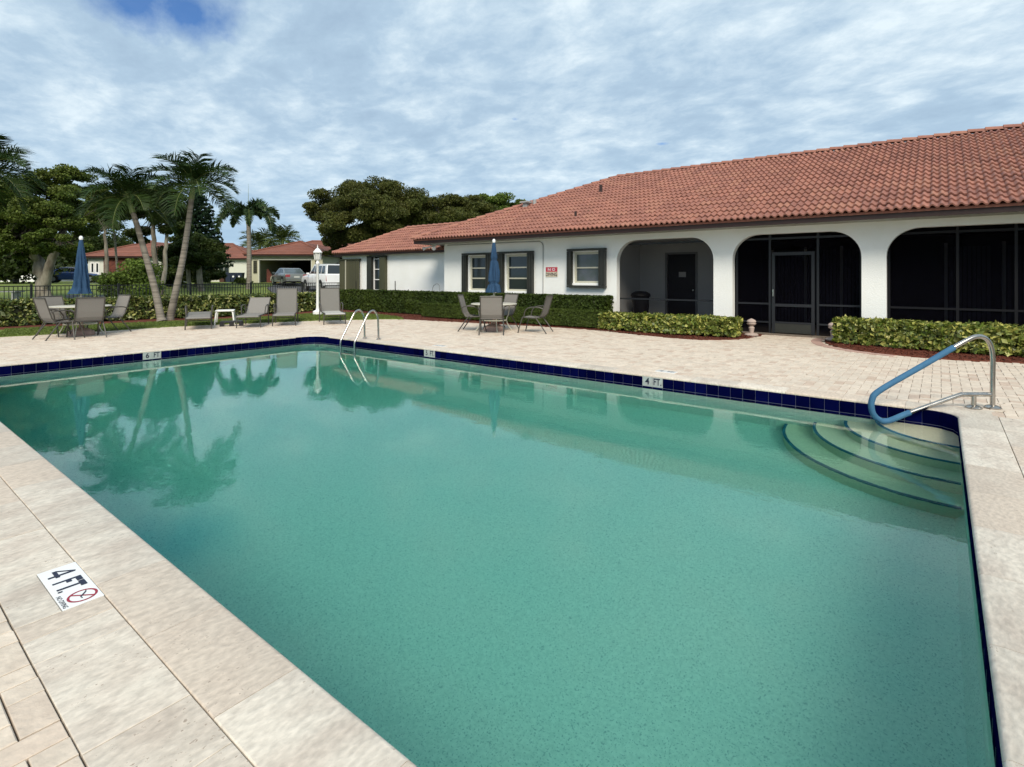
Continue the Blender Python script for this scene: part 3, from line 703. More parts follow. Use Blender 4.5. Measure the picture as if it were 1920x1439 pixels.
# ------------------------------------------------------------------ clubhouse
club = empty('clubhouse', 'white stucco clubhouse with three rounded arches, dark shutters and terracotta tile roof behind the pool', 'building')
YW, YWi = 14.4, 14.6
ZT = 2.66
ARCH = [(-7.44, -4.64), (-4.16, -1.37), (-.91, 1.87), (2.35, 5.1)]
def arch_curve(x0, x1, z1=2.49, zs=1.88, rx=.62):
    pts = [(x0, 0), (x0, zs)]
    for k in range(1, 11):
        a = PI/2*k/10; pts.append((x0+rx-rx*math.cos(a), zs+(z1-zs)*math.sin(a)))
    for k in range(0, 10):
        a = PI/2*k/10; pts.append((x1-rx+rx*math.sin(a), zs+(z1-zs)*math.cos(a)))
    return pts+[(x1, zs), (x1, 0)]
WIN = [(-13.32, -12.42, .95, 2.17), (-11.62, -10.62, .95, 2.18), (-8.92, -7.98, 1.24, 2.19)]
def mainwall():
    b = MB()
    cur = -14.59
    for x0, x1, z0, z1 in WIN:
        b.prism([(cur, 0), (x0, 0), (x0, ZT), (cur, ZT)], YW, YWi)
        b.prism([(x0, 0), (x1, 0), (x1, z0), (x0, z0)], YW, YWi); b.prism([(x0, z1), (x1, z1), (x1, ZT), (x0, ZT)], YW, YWi); cur = x1
    b.prism([(cur, 0), (ARCH[0][0], 0), (ARCH[0][0], ZT), (cur, ZT)], YW, YWi)
    b.build('wall', 'stucco', club, True)
    b = MB()
    for i, (x0, x1) in enumerate(ARCH):
        c_ = arch_curve(x0, x1); top = c_[1:-1]; h = len(top)//2; m_ = (x0+x1)/2
        b.prism([(x0, ZT)]+[(x0, 1.88)]+top[1:h]+[(m_, 2.49), (m_, ZT)], YW, YWi)
        b.prism([(m_, ZT), (m_, 2.49)]+top[h:-1]+[(x1, 1.88), (x1, ZT)], YW, YWi)
        nx = ARCH[i+1][0] if i < 3 else 8.5
        b.prism([(x1, 0), (nx, 0), (nx, ZT), (x1, ZT)], YW, YWi)
    b.build('arcade', 'stucco', club, True)
    b = MB()                                                   # end and rear walls, ceiling
    b.box(-14.59, -14.39, YWi, 23.9, 0, ZT); b.box(8.3, 8.5, YWi, 23.9, 0, ZT); b.box(-14.39, 8.3, 23.7, 23.9, 0, ZT)
    b.build('wall', 'stucco', club)
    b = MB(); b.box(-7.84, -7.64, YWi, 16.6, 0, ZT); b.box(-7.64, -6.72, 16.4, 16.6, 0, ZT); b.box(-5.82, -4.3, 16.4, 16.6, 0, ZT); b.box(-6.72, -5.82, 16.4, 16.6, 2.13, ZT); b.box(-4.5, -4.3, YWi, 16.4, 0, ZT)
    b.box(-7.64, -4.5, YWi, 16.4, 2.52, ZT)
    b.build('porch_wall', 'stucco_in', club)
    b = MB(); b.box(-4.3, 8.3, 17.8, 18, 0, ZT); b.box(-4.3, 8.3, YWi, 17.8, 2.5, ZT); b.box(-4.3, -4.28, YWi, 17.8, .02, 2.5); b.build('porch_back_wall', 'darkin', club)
    b = MB(); b.box(-7.64, 8.3, YW+.02, 17.8, -.03, .03); b.build('porch_floor', 'joint', club, kind='structure')
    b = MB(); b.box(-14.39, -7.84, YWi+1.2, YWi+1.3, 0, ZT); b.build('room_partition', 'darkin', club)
mainwall()
# porch door with a notice, sliding door frames in the dark
d = MB().box(-6.72, -5.82, 16.46, 16.5, .03, 2.13).build('porch_door', 'darkdoor', club)
MB().box(-6.36, -6.14, 16.447, 16.455, 1.42, 1.58).build('notice', 'paper', d)
MB().tube([(-5.9, 16.4, 1.02), (-5.9, 16.44, 1.02)], .03).build('door_handle', 'steel', d)
b = MB(); b.box(-6.78, -6.72, 16.38, 16.42, .03, 2.19); b.box(-5.82, -5.76, 16.38, 16.42, .03, 2.19); b.box(-6.72, -5.82, 16.38, 16.42, 2.13, 2.19); b.build('door_frame', 'grey', club)
for x in (-4.0, -3.1, -2.2, -1.3, .1, 1.2, 2.3, 3.4):
    o = MB().box(x, x+.07, 17.72, 17.79, .03, 2.3).build('sliding_door_frame', 'grey', club)
for x0 in (-3.93, -3.03, -2.13, .17, 1.27):
    b = MB()
    for k in range(9): b.box(x0+.03+k*.09, x0+.10+k*.09, 17.74+.01*(k % 2), 17.75+.01*(k % 2), .1, 2.2)
    b.build('vertical_blind', 'blind', club, kind='stuff')
# insect screens behind the arches
def screen(x0, x1, bars, mid, door=None, zlow=.0, fm='screenframe', sm='screen'):
    s = MB()
    y = 14.66
    fr = MB()
    for x in bars: fr.box(x-.025, x+.025, y-.02, y+.02, .03, 2.5)
    for a, c in zip(bars, bars[1:]):
        if door and a < door[0]+.02 < c: continue
        fr.box(a+.025, c-.025, y-.019, y+.019, mid-.022, mid+.022)
        if zlow: fr.box(a+.025, c-.025, y-.019, y+.019, zlow-.02, zlow+.02)
    fr.box(x0-.1, x1+.1, y-.018, y+.018, 2.36, 2.41)
    f = fr.build('screen_frame', fm, club)
    pts = [(x0-.1, .02), (x1+.1, .02), (x1+.1, 2.5), (x0-.1, 2.5)]
    if door:
        m1 = MB()
        for (a, c, z0, z1) in ((x0-.1, door[0]-.04, .02, 2.5), (door[1]+.04, x1+.1, .02, 2.5), (door[0]-.04, door[1]+.04, 2.1, 2.5)):
            m1.add([(a, y+.004, z0), (c, y+.004, z0), (c, y+.004, z1), (a, y+.004, z1)], [(0, 1, 2, 3)])
        m1.build('screen_mesh', 'screen', f)
    else: MB().add([(a, y+.004, z) for a, z in pts], [(0, 1, 2, 3)]).build('screen_mesh', sm, f)
    return f
screen(-7.44, -4.64, [-7.5, -4.58], .79, sm='screenlight')
screen(-4.16, -1.37, [-4.12, -3.33, -2.27, -1.40], .76, (-3.28, -2.32), .30)
screen(-.91, 1.87, [-.88, .3, 1.2, 1.9], .76, fm='framedark')
screen(2.35, 5.1, [2.3, 3.7, 5.12], .76, fm='framedark')
b = MB(); y = 14.61
b.box(-3.27, -3.20, y-.02, y+.025, .04, 2.04); b.box(-2.40, -2.33, y-.02, y+.025, .04, 2.04); b.box(-3.20, -2.40, y-.02, y+.025, 1.96, 2.04); b.box(-3.20, -2.40, y-.02, y+.025, .70, .77); b.box(-3.20, -2.40, y-.02, y+.025, .29, .33)
sd = b.build('screen_door', 'screenframe', club)
MB().box(-3.20, -2.40, y-.01, y+.01, .06, .29).build('kick_plate', 'shutter', sd)
MB().add([(-3.2, y+.003, .33), (-2.4, y+.003, .33), (-2.4, y+.003, 1.96), (-3.2, y+.003, 1.96)], [(0, 1, 2, 3)]).build('screen_mesh', 'screen', sd)
MB().box(-3.25, -3.22, y-.06, y-.02, .95, 1.12).build('door_handle', 'steel', sd)
# windows with stacked accordion shutters
def window(x0, x1, z0, z1, panes, glass='panefrost', sh=((-.24, 0), (0, .24)), kk=0):
    y = 14.47
    b = MB(); b.box(x0, x0+.07, y, y+.06, z0, z1); b.box(x1-.05, x1, y, y+.06, z0, z1); b.box(x0+.07, x1-.05, y, y+.06, z1-.07, z1); b.box(x0+.07, x1-.05, y, y+.06, z0, z0+.06)
    h = (z1-z0-.13)/panes
    for k in range(1, panes): b.box(x0+.07, x1-.05, y-.01, y+.05, z0+.06+h*k-.022, z0+.06+h*k+.022)
    w = b.build('window', 'cream', club)
    for k in range(panes): MB().box(x0+.07, x1-.05, y+.025, y+.032, z0+.06+h*k+.022*(k > 0), z0+.06+h*(k+1)-.022*(k < panes-1)).build('pane', glass, w)
    MB().box(x0-.02, x1+.02, YW-.045, YW-.002, z0-.07, z0-.005).build('sill', 'stucco', w)
    return w
def shutter_stack(x0, x1, z0, z1, m='shutter', lighter=0):
    b = MB(); n = max(2, int((x1-x0)/.045)); y0, y1 = YW-.15, YW-.012
    for k in range(n):
        a = x0+(x1-x0)*k/n; c_ = x0+(x1-x0)*(k+1)/n; s = .012 if k % 2 else 0
        b.box(a+.002, c_-.002, y0+s, y1, z0, z1)
    return b.build('storm_shutter', m, club)
def track(x0, x1, z): MB().box(x0, x1, YW-.15, YW-.004, z-.03, z+.035).build('shutter_track', 'shutter', club)
for (x0, x1, z0, z1), (a0, a1), (c0, c1), n in zip(WIN, ((-13.56, -13.36), (-11.90, -11.66), (-9.08, -8.93)), ((-12.42, -12.12), (-10.62, -10.42), (-7.97, -7.76)), (3, 3, 2)):
    window(x0, x1, z0, z1, n, 'pane' if n == 3 else 'panefrost')
    shutter_stack(a0, a1, z0-.07, z1+.03); shutter_stack(c0, c1, z0-.07, z1+.03)
    track(a0, c1, z1+.066); track(a0, c1, z0-.11)
# eaves and tiled roof
YE, ZE, PT, YR = 13.6, 2.80, .445, 19.18
XL, XR, XRE = -15.42, 9.3, -9.84
ZR = ZE+PT*(YR-YE)
b = MB(); b.box(XL, XR, YE+.03, YE+.07, 2.645, 2.80); b.box(XL, XL+.04, YE+.07, 24.7, 2.645, 2.80); b.build('eave_fascia', 'fascia', club)
b = MB(); b.box(XL+.04, XR, YE+.07, YW, 2.655, 2.675); b.box(XL+.04, -14.59, YW, 24.7, 2.655, 2.675); b.build('soffit', 'soffit', club)
YB = 2*YR-YE
b = MB()
f0 = [(XL, YE, ZE), (XR, YE, ZE), (XR, YR, ZR), (XRE, YR, ZR)]
k0 = [(XL, YB, ZE), (XR, YB, ZE)]
b.add(f0+k0+[(XL, YE, ZE-.05), (XR, YE, ZE-.05), (XL, YB, ZE-.05), (XR, YB, ZE-.05)], [(0, 1, 2, 3), (0, 3, 4), (3, 2, 5, 4), (0, 6, 7, 1), (6, 0, 4, 8), (1, 7, 9, 5), (1, 5, 2)])
roof = b.build('roof', 'roofedge', club)
TWd, TLn = .294, .339
def tile_mesh(nb=2, seg=5, W_=TWd, L_=TLn+.05, amp=.046, lift=.052):
    b = MB(); prof = []
    bw = W_/nb
    for k in range(nb):
        for i in range(seg+1):
            if i == seg and k < nb-1: continue
            t = i/seg
            if t < .62: z = amp*math.sin(PI*t/.62)**.8 if 0 < t < .62 else 0
            else: z = -.006*math.sin(PI*(t-.62)/.38)
            prof.append((k*bw+bw*t, z))
    n = len(prof)
    fr = [(x, 0, z+lift) for x, z in prof]; bk = [(x, L_, z+.004) for x, z in prof]; lo = [(x, .0, z+lift-.034) for x, z in prof]
    b.add(fr+bk+lo, [(i, i+1, n+i+1, n+i) for i in range(n-1)]+[(2*n+i, 2*n+i+1, i+1, i) for i in range(n-1)])
    return b
tb = tile_mesh(2, 7); tile_m = tb.mesh('roof_tile', 'rooftile'); 
tile_m.polygons.foreach_set('use_smooth', [True]*len(tile_m.polygons)); tile_m.set_sharp_from_angle(angle=math.radians(50))
def tile_slope(rf, x_l, x_r, ye, ze, pitch, yr, lcut, rcut, maxobj, clip=None, maxk=99):
    an = math.atan(pitch); n = int(round((yr-ye)/math.cos(an)/TLn)); L_ = (yr-ye)/math.cos(an)/n
    lst = []
    for k in range(n):
        y = ye-.06+(yr-ye)*k/n; z = ze-.06*pitch+pitch*(yr-ye)*k/n+.012
        x = x_l
        while x < x_r-.05:
            xc = x+TWd/2
            if lcut(xc, y+.2) and rcut(xc, y+.2): lst.append((x, y, z))
            x += TWd
    base = np.array(tb.v); ca, sa = math.cos(an), math.sin(an)
    def dist(q): return math.hypot(q[0]+TWd/2, q[1])
    lst.sort(key=dist)
    vis = [q for q in lst if (lambda X, Y: (-X*sy_+Y*cy_) > 1 and abs((X*cy_+Y*sy_)/(-X*sy_+Y*cy_)) < .97)(q[0]+.15, q[1])]
    near = set(id(q) for q in vis[:maxobj])
    rest = MB()
    for q in lst:
        if id(q) in near:
            inst('roof_tile', tile_m, rf, (q[0], q[1], q[2]+rnd.uniform(-.005, .005)), (an+rnd.uniform(-.010, .010), 0, rnd.uniform(-.012, .012)))
        else:
            rest.tt = rnd.random()*.98+.01; j = rnd.uniform(-.003, .003)
            rest.add([(q[0]+v[0], q[1]+v[1]*ca-v[2]*sa, q[2]+j+v[1]*sa+v[2]*ca) for v in base], tb.f)
    if rest.v:
        o = rest.build('roof_tiles', 'rooftile', rf, kind='stuff'); o.data.polygons.foreach_set('use_smooth', [True]*len(o.data.polygons)); o.data.set_sharp_from_angle(angle=math.radians(50))
    return len(lst)
hipx = lambda y: XL+(XRE-XL)*(y-YE)/(YR-YE)
tile_slope(roof, XL-.02, XR, YE, ZE, PT, YR, lambda x, y: x > hipx(y)-.1, lambda x, y: True, 298)
def ridge_tiles(rf, p, q, L_=.36, r=.105, m='rooftile'):
    p, q = Vector(p), Vector(q); d = q-p; n = int(d.length/L_); t = d.normalized()
    side = t.cross(Vector((0, 0, 1))).normalized(); up = side.cross(t)
    for i in range(n+1):
        a = p+t*(L_*i); e = L_+.05; b = MB(); vs = []
        if i == n: e = max(.08, (q-a).length)
        for k, (s, rr, dz) in enumerate(((0, r, .032), (e, r*.93, .0), (0, r-.02, .028))):
            for j in range(9):
                an = PI*j/8; vs.append(a+t*s+side*(math.cos(an)*rr)+up*(math.sin(an)*rr*.8+dz-.03)-Vector((0, 0, 0)))
        fs = [(j, j+1, 9+j+1, 9+j) for j in range(8)]+[(18+j, 18+j+1, j+1, j) for j in range(8)]
        b.add([tuple(v) for v in vs], fs); o = b.build('ridge_tile', m, rf, True)
ridge_tiles(roof, (XRE, YR, ZR+.045), (XR, YR, ZR+.045), r=.125)
ridge_tiles(roof, (XL-.02, YE-.02, ZE+.055), (XRE, YR, ZR+.05), r=.12)
# lower wing
WE, WZE, WYR, WPT = 15.0, 2.515, 17.62, .475
WXL, WXT = -22.68, -20.35
WZR = WZE+WPT*(WYR-WE)
b = MB()
WW = 15.3
b.box(-22.38, -20.18, WW, WW+.2, 0, 2.40); b.box(-19.12, -14.59, WW, WW+.2, 0, 2.40); b.box(-20.18, -19.12, WW, WW+.2, 2.30, 2.40); b.box(-20.18, -19.12, WW, WW+.2, 0, .3)
b.box(-22.38, -22.18, WW+.2, 19.9, 0, 2.40); b.box(-22.18, -14.59, 19.7, 19.9, 0, 2.4)
b.build('wall', 'stucco', club)
b = MB(); b.box(-22.6, -14.62, WE+.02, WE+.06, 2.395, 2.52); b.box(-22.6, -22.56, WE+.06, 20.2, 2.395, 2.52); b.build('eave_fascia', 'fascia', club)
b = MB(); b.box(-22.56, -14.6, WE+.06, WW, 2.40, 2.415); b.box(-22.56, -22.38, WW, 20.2, 2.40, 2.415); b.build('soffit', 'soffit', club)
b = MB(); WYB = 2*WYR-WE
b.add([(WXL, WE, WZE), (-14.0, WE, WZE), (-14.0, WYR, WZR), (WXT, WYR, WZR), (WXL, WYB, WZE), (-14.0, WYB, WZE), (WXL, WE, WZE-.04), (-14, WE, WZE-.04), (WXL, WYB, WZE-.04)],
      [(0, 1, 2, 3), (0, 3, 4), (3, 2, 5, 4), (0, 6, 7, 1), (6, 0, 4, 8)])
wroof = b.build('wing_roof', 'roofedge', club)
whip = lambda y: WXL+(WXT-WXL)*(y-WE)/(WYR-WE)
tile_slope(wroof, WXL-.02, -14.6, WE, WZE, WPT, WYR, lambda x, y: x > whip(y)-.1, lambda x, y: True, 250)
ridge_tiles(wroof, (WXT, WYR, WZR+.06), (-13.4, WYR, WZR+.06))
ridge_tiles(wroof, (WXL-.02, WE-.02, WZE+.055), (WXT, WYR, WZR+.055))
# wing: closed olive shutter, open window
b = MB(); n = 22; X0, X1 = -22.46, -20.9
for k in range(n):
    a = X0+(X1-X0)*k/n; c_ = X0+(X1-X0)*(k+1)/n; o_ = .035 if k % 2 else 0
    b.add([(a, WW-.10+o_, .35), (c_, WW-.10+.035-o_, .35), (c_, WW-.10+.035-o_, 2.2), (a, WW-.10+o_, 2.2)], [(0, 1, 2, 3)])
b.box(X0, X1, WW-.12, WW-.01, 2.2, 2.26)
o = b.build('closed_storm_shutter', 'shutterolive', club); MB().box(-21.96, -21.92, WW-.14, WW-.1, .35, 2.2).build('shutter_lock_bar', 'cream', o)
for (a, c_, m) in ((-20.3, -19.97, 'shutter'), (-19.40, -19.02, 'shutterolive')): MB().box(a, c_, WW-.15, WW-.01, .3, 2.32).build('storm_shutter', m, club)
b = MB(); b.box(-19.97, -19.93, WW-.02, WW+.02, .3, 2.3); b.box(-19.5, -19.46, WW-.02, WW+.02, .3, 2.3)
for z in (.35, .82, 1.28, 1.74, 2.2): b.box(-19.93, -19.5, WW-.01, WW+.02, z, z+.035)
w = b.build('window', 'white', club); MB().box(-19.93, -19.4, WW+.03, WW+.04, .3, 2.3).build('pane', 'pane', w)
MB().box(-20.3, -19.02, WW-.15, WW-.01, 2.3, 2.36).build('shutter_track', 'shutter', club)
# conduit, floodlight, vents
MB().tube([(-10.06, YW-.02, .8), (-10.06, YW-.02, 2.45), (-10.10, YW-.02, 2.53), (-10.2, YW-.02, 2.58), (-14.4, YW-.02, 2.60)], .013, 6).build('conduit', 'grey', club, True)
b = MB(); b.box(-15.05, -14.9, 14.2, 14.3, 2.56, 2.65)
for s in (-1, 1): b.tube([(-14.98, 14.2, 2.58), (-14.98+s*.2, 14.05, 2.52), (-14.98+s*.3, 13.95, 2.47)], [.025, .03, .075], 10)
b.build('floodlight', 'white', club, True)
MB().tube([(-9.51, 17.2, 4.35), (-9.51, 17.2, 4.72)], .055, 12).build('roof_vent', 'fascia', club)
MB().tube([(-9.04, 14.72, 3.25), (-9.04, 14.72, 3.5)], .04, 12).build('roof_vent', 'fascia', club)
b = MB(); b.box(-12.3, -12.12, 16.25, 16.42, 3.9, 4.2); b.box(-12.38, -12.04, 16.17, 16.5, 4.2, 4.26); b.tube([(-11.93, 16.5, 4.0), (-11.93, 16.5, 4.32)], .07, 12); b.build('roof_turbine_vent', 'grey', club)
# NO DIVING sign
sg_ = empty('no_diving_sign', 'small red and cream NO DIVING sign on the white wall between two shuttered windows', 'sign', (-9.73, YW-.012, 1.585), 0)
MB().box(-.225, .225, -.006, .006, -.155, .155).build('sign_board', 'signcream', sg_); MB().box(-.22, .22, -.0075, -.0065, .005, .15).build('red_band', 'signred', sg_)
txt('lettering', 'N O', .085, 'mark', sg_, (0, -.009, .078), (PI/2, 0, 0), 1.35, .02); txt('lettering', 'DIVING', .115, 'ink', sg_, (0, -.010, -.077), (PI/2, 0, 0), .86, .022)
# porch bin
t = empty('porch_bin', 'black lidded bin standing in the porch behind the left arch', 'bin', (-7.1, 15.3, .03))
b = MB(); b.lathe([(.20, 0), (.23, .3), (.26, .80), (.25, .80), (.24, .78)], 20); b.build('bin_body', 'black', t, True)
b = MB(); b.lathe([(.29, .80), (.30, .84), (.27, .90), (.16, .96), (.02, .97)], 20); b.build('lid', 'black', t, True)
# ------------------------------------------------------------------ hedges
def hedge(name, label, path, h, dep, n, size, m, round_=.06, core=True, wav=.03, cat='hedge', group=None, gd=.03, fl=.75):
    # path: front line of the hedge (two or more points); dep: thickness away from the viewer
    t = empty(name, label, cat, (path[0][0], path[0][1], 0), 0, group); ox, oy = path[0]
    P = [Vector((x-ox, y-oy)) for x, y in path]; ln = [(q-p).length for p, q in zip(P, P[1:])]; T = sum(ln)
    def at_(s):
        for p, q, l in zip(P, P[1:], ln):
            if s <= l: t_ = (q-p)/l; return p+t_*s, Vector((-t_.y, t_.x))
            s -= l
        t_ = (P[-1]-P[-2]).normalized(); return P[-1], Vector((-t_.y, t_.x))
    core_b = MB(); m_ = max(2, int(T/.5)); vs = []
    for i in range(m_+1):
        p, nn = at_(T*i/m_*.9999); e = .07
        if i == 0: p = p+(P[1]-P[0]).normalized()*.08
        if i == m_: p = p-(P[-1]-P[-2]).normalized()*.08
        a, c_ = p+nn*e*1.3, p+nn*(dep-e); vs += [(a.x, a.y, .05), (a.x, a.y, h-e), (c_.x, c_.y, h-e), (c_.x, c_.y, .05)]
    fs = [(4*i+k, 4*i+4+k, 4*i+4+(k+1) % 4, 4*i+(k+1) % 4) for i in range(m_) for k in range(4)]+[(0, 1, 2, 3), tuple(4*m_+k for k in (3, 2, 1, 0))]
    core_b.add(vs, fs); core_b.build('shade_core', 'hedgecore', t)
    pts = []; nr = []
    af, at2 = h, dep; tot = T*(af+at2)+T*af*.25+2*dep*h
    for _ in range(n):
        r = rnd.random()*tot
        if r < T*af:   s, v, f = r/af, rnd.random(), 0
        elif r < T*(af+at2): s, v, f = (r-T*af)/at2, rnd.random(), 1
        elif r < T*(af+at2)+T*af*.25: s, v, f = rnd.random()*T, .7+.3*rnd.random(), 2
        else: s, v, f = (0 if rnd.random() < .5 else T), rnd.random(), 3
        p, nn = at_(min(s, T)); ta = Vector((nn.y, -nn.x)); w = wav*mnoise.noise(Vector((s*2.1, v*3+f*7, ox)))+wav*.8*mnoise.noise(Vector((s*6, v*8, 3)))
        dd = abs(rnd.gauss(0, gd))
        if f == 0: q = p+nn*(dd-w-.0); z = .06+v*(h-.06); N_ = (-nn.x, -nn.y, .25)
        elif f == 1: q = p+nn*(v*dep); z = h+w-dd; N_ = (0, 0, 1)
        elif f == 2: q = p+nn*(dep-dd+w); z = v*h; N_ = (nn.x, nn.y, .25)
        else:
            sg = -1 if s == 0 else 1; q = p+nn*(v*dep)+ta*(sg*(w-dd)); z = .06+rnd.random()*(h-.06); N_ = (ta.x*sg, ta.y*sg, .25)
        # rounded top edge
        if f in (0, 2, 3) and z > h-round_: q = q+nn*(round_*.6*((z-h+round_)/round_)**2)*(1 if f == 0 else 0)
        pts.append((q.x, q.y, z)); nr.append(N_)
    P_ = np.array(pts); Nn = np.array(nr); V = leaf_quads(P_, size, .1, None)
    # turn leaves to face roughly outwards: blend the plane towards the surface
    a = rng.normal(size=P_.shape); a -= Nn*(np.sum(a*Nn, 1)/np.sum(Nn*Nn, 1))[:, None]*fl; a /= np.linalg.norm(a, axis=1)[:, None]
    bb = np.cross(Nn, a); bb /= np.linalg.norm(bb, axis=1)[:, None]; bb += rng.normal(size=bb.shape)*(1.15-fl)
    s_ = size*rng.uniform(.6, 1.35, len(P_))[:, None]; up = Nn*s_*.12
    V = np.stack([P_-a*s_*.5-up, P_+bb*s_*.34, P_+a*s_*.5-up*.6, P_-bb*s_*.34], 1)
    quads('foliage', V, m, rng.random(len(V)), t)
    return t
hedge('clipped_hedge', 'tall dark green clipped hedge along the clubhouse wall beneath its windows', [(-20.15, 13.62), (-7.45, 13.62)], .875, .62, 46000, .058, 'leaf_hedge', gd=.04, fl=.5)
hedge('clipped_hedge', 'low flat topped dark green hedge behind the right table, in front of the taller hedge', [(-14.25, 12.92), (-7.12, 12.92)], .50, .6, 34000, .036, 'leaf_trim', wav=.012)
hedge('variegated_hedge', 'yellow green leafy hedge in front of the left arch', [(-7.2, 12.88), (-5.4, 12.78), (-3.68, 13.0)], .45, .75, 9500, .078, 'leaf_var', wav=.07, gd=.06, fl=.3)
hedge('variegated_hedge', 'yellow green leafy hedge under the right arch behind the blue handrail', [(-1.78, 13.35), (.4, 12.95), (3.2, 13.15)], .52, .85, 15500, .082, 'leaf_var', wav=.07, gd=.06, fl=.3)
hedge('variegated_hedge', 'long leafy hedge running along the black fence behind the loungers and left table', [(-20.7, -2.0), (-20.75, 4.0), (-20.6, 6.9), (-19.7, 8.6), (-19.9, 10.5), (-20.25, 13.3)], .74, .85, 26000, .09, 'leaf_var2', wav=.09, gd=.06, fl=.3)
# ------------------------------------------------------------------ fence
FX = -22.45
fen = empty('picket_fence', 'low black metal picket fence running between the leafy hedge and the neighbouring lawn', 'fence', (FX, 0, 0))
MB().box(-.014, .014, -3, 15.25, 1.12, 1.15).build('rail', 'fence', fen); MB().box(-.014, .014, -3, 15.25, .18, .21).build('rail', 'fence', fen); MB().box(-.013, .013, -3, 15.25, .99, 1.01).build('rail', 'fence', fen)
pm = MB().box(-.009, .009, -.009, .009, 0.02, 1.12).mesh('picket', 'fence'); pp = MB().box(-.03, .03, -.03, .03, -.05, 1.2).mesh('post', 'fence')
yy = -2.9; k = 0
while yy < 15.2:
    if k % 22 == 0: inst('post', pp, fen, (0, yy, 0))
    else: inst('picket', pm, fen, (0, yy, 0))
    yy += .105; k += 1
# ------------------------------------------------------------------ pool rails
t = empty('pool_handrail', 'steel handrail with blue foam grip curving over the pool steps', 'handrail', (.46, 7.94, 0), math.atan2(-.63, -.777))
path = spline([(0, 0, 0), (0, 0, .3), (0, 0, .58), (.045, 0, .735), (.15, 0, .79), (.31, 0, .735), (.75, 0, .485), (1.24, 0, .205), (1.335, 0, .10), (1.335, 0, -.03), (1.27, 0, -.115), (1.16, 0, -.135), (.92, 0, -.045), (.40, 0, .135), (.33, 0, .15), (.2, 0, .152), (.03, 0, .152)], 6)
ia = min(range(len(path)), key=lambda i: (path[i]-Vector((.42, 0, .675))).length); ib = min(range(len(path)), key=lambda i: (path[i]-Vector((.93, 0, -.05))).length)
MB().tube(path[:ia+1], .024, 14).build('rail_tube', 'steel', t, True); MB().tube(path[ib:], .024, 14).build('rail_tube', 'steel', t, True)
MB().tube([tuple(p) for p in path[ia:ib+1]], .031, 14).build('foam_grip', 'foam', t, True)
MB().tube([(.21, 0, 0), (.21, 0, .14)], .024, 14).build('support_post', 'steel', t, True)
for x in (0, .21): MB().lathe([(.075, .004), (.075, .012), (.055, .028), (.03, .034), (.026, .034)], 24, x, 0).build('flange', 'steel', t, True)
t = empty('pool_ladder', 'polished steel pool ladder at the far edge in front of the lamp post', 'ladder', (-10.3, 7.85, 0))
for x, dy in ((-.22, -.05), (.2, .02)):
    pth = spline([(x, dy, 0), (x, dy-.01, .3), (x, dy-.03, .52), (x, dy-.13, .66), (x, dy-.27, .62), (x, dy-.40, .42), (x, dy-.6, .08), (x, dy-.65, -.03), (x, dy-.65, -.2), (x, dy-.65, -1.0)], 6)
    MB().tube(pth, .022, 12).build('ladder_rail', 'steel', t, True)
    MB().lathe([(.055, .004), (.055, .012), (.03, .024), (.024, .024)], 20, x, dy).build('flange', 'steel', t, True)
for z in (-.45, -.75): MB().box(-.2, .18, -.70, -.62, z, z+.03).build('tread', 'steel', t)
# ------------------------------------------------------------------ patio furniture
def chair_proto(label, sling='sling'):
    t = empty('patio_chair', label, 'chair', group='sling chairs round the umbrella tables')
    fr = MB()
    for s in (-1, 1):
        x = s*.27
        fr.tube([(x, .25, .40), (x, -.05, .385), (x, -.20, .40), (x, -.27, .50), (x, -.34, .74), (x, -.40, .95)], .014, 8)
    fr.tube([(-.27, .25, .40), (.27, .25, .40)], .012, 8); fr.tube([(-.27, -.40, .95), (.27, -.40, .95)], .014, 8); fr.tube([(-.27, -.2, .39), (.27, -.2, .39)], .012, 8)
    fr.build('seat_frame', 'chairframe', t, True)
    for s in (-1, 1):
        x = s*.285
        MB().tube([(x, .24, .40), (x+s*.01, .31, .2), (x+s*.015, .36, 0.0)], .015, 8).build('leg', 'chairframe', t, True)
        MB().tube([(x, -.10, .41), (x+s*.01, -.26, .2), (x+s*.015, -.40, 0.0)], .015, 8).build('leg', 'chairframe', t, True)
        MB().tube(spline([(x, -.31, .62), (x+s*.02, -.22, .655), (x+s*.02, -.05, .665), (x+s*.02, .1, .63), (x+s*.01, .18, .53), (x, .2, .41)], 5), .014, 8).build('armrest', 'chairframe', t, True)
    prof = [(.25, .405), (.1, .385), (-.08, .375), (-.19, .40), (-.255, .49), (-.30, .62), (-.345, .78), (-.395, .935)]
    def sl(a, b_, nm):
        m = MB(); vs = []
        for (y, z) in prof[a:b_]: vs += [(-.262, y, z), (.262, y, z)]
        n = len(vs); th = .006
        vs2 = [(x, y+.004, z-th) for x, y, z in vs]
        m.add(vs+vs2, [(2*i, 2*i+1, 2*i+3, 2*i+2) for i in range(n//2-1)]+[(n+2*i+2, n+2*i+3, n+2*i+1, n+2*i) for i in range(n//2-1)]); m.build(nm, sling, t)
    sl(0, 4, 'seat'); sl(3, 8, 'backrest')
    return t
ch0 = chair_proto('taupe sling chair nearest the pool at the left umbrella table, its back to the water')
def put(o, x, y, rz, label):
    o.location = (x, y, 0); o.rotation_euler = (0, 0, rz); o['label'] = label; return o
def face(dx, dy): return math.atan2(dy, dx)-PI/2
T1 = (-16.55, 3.9); T2 = (-9.3, 11.02)
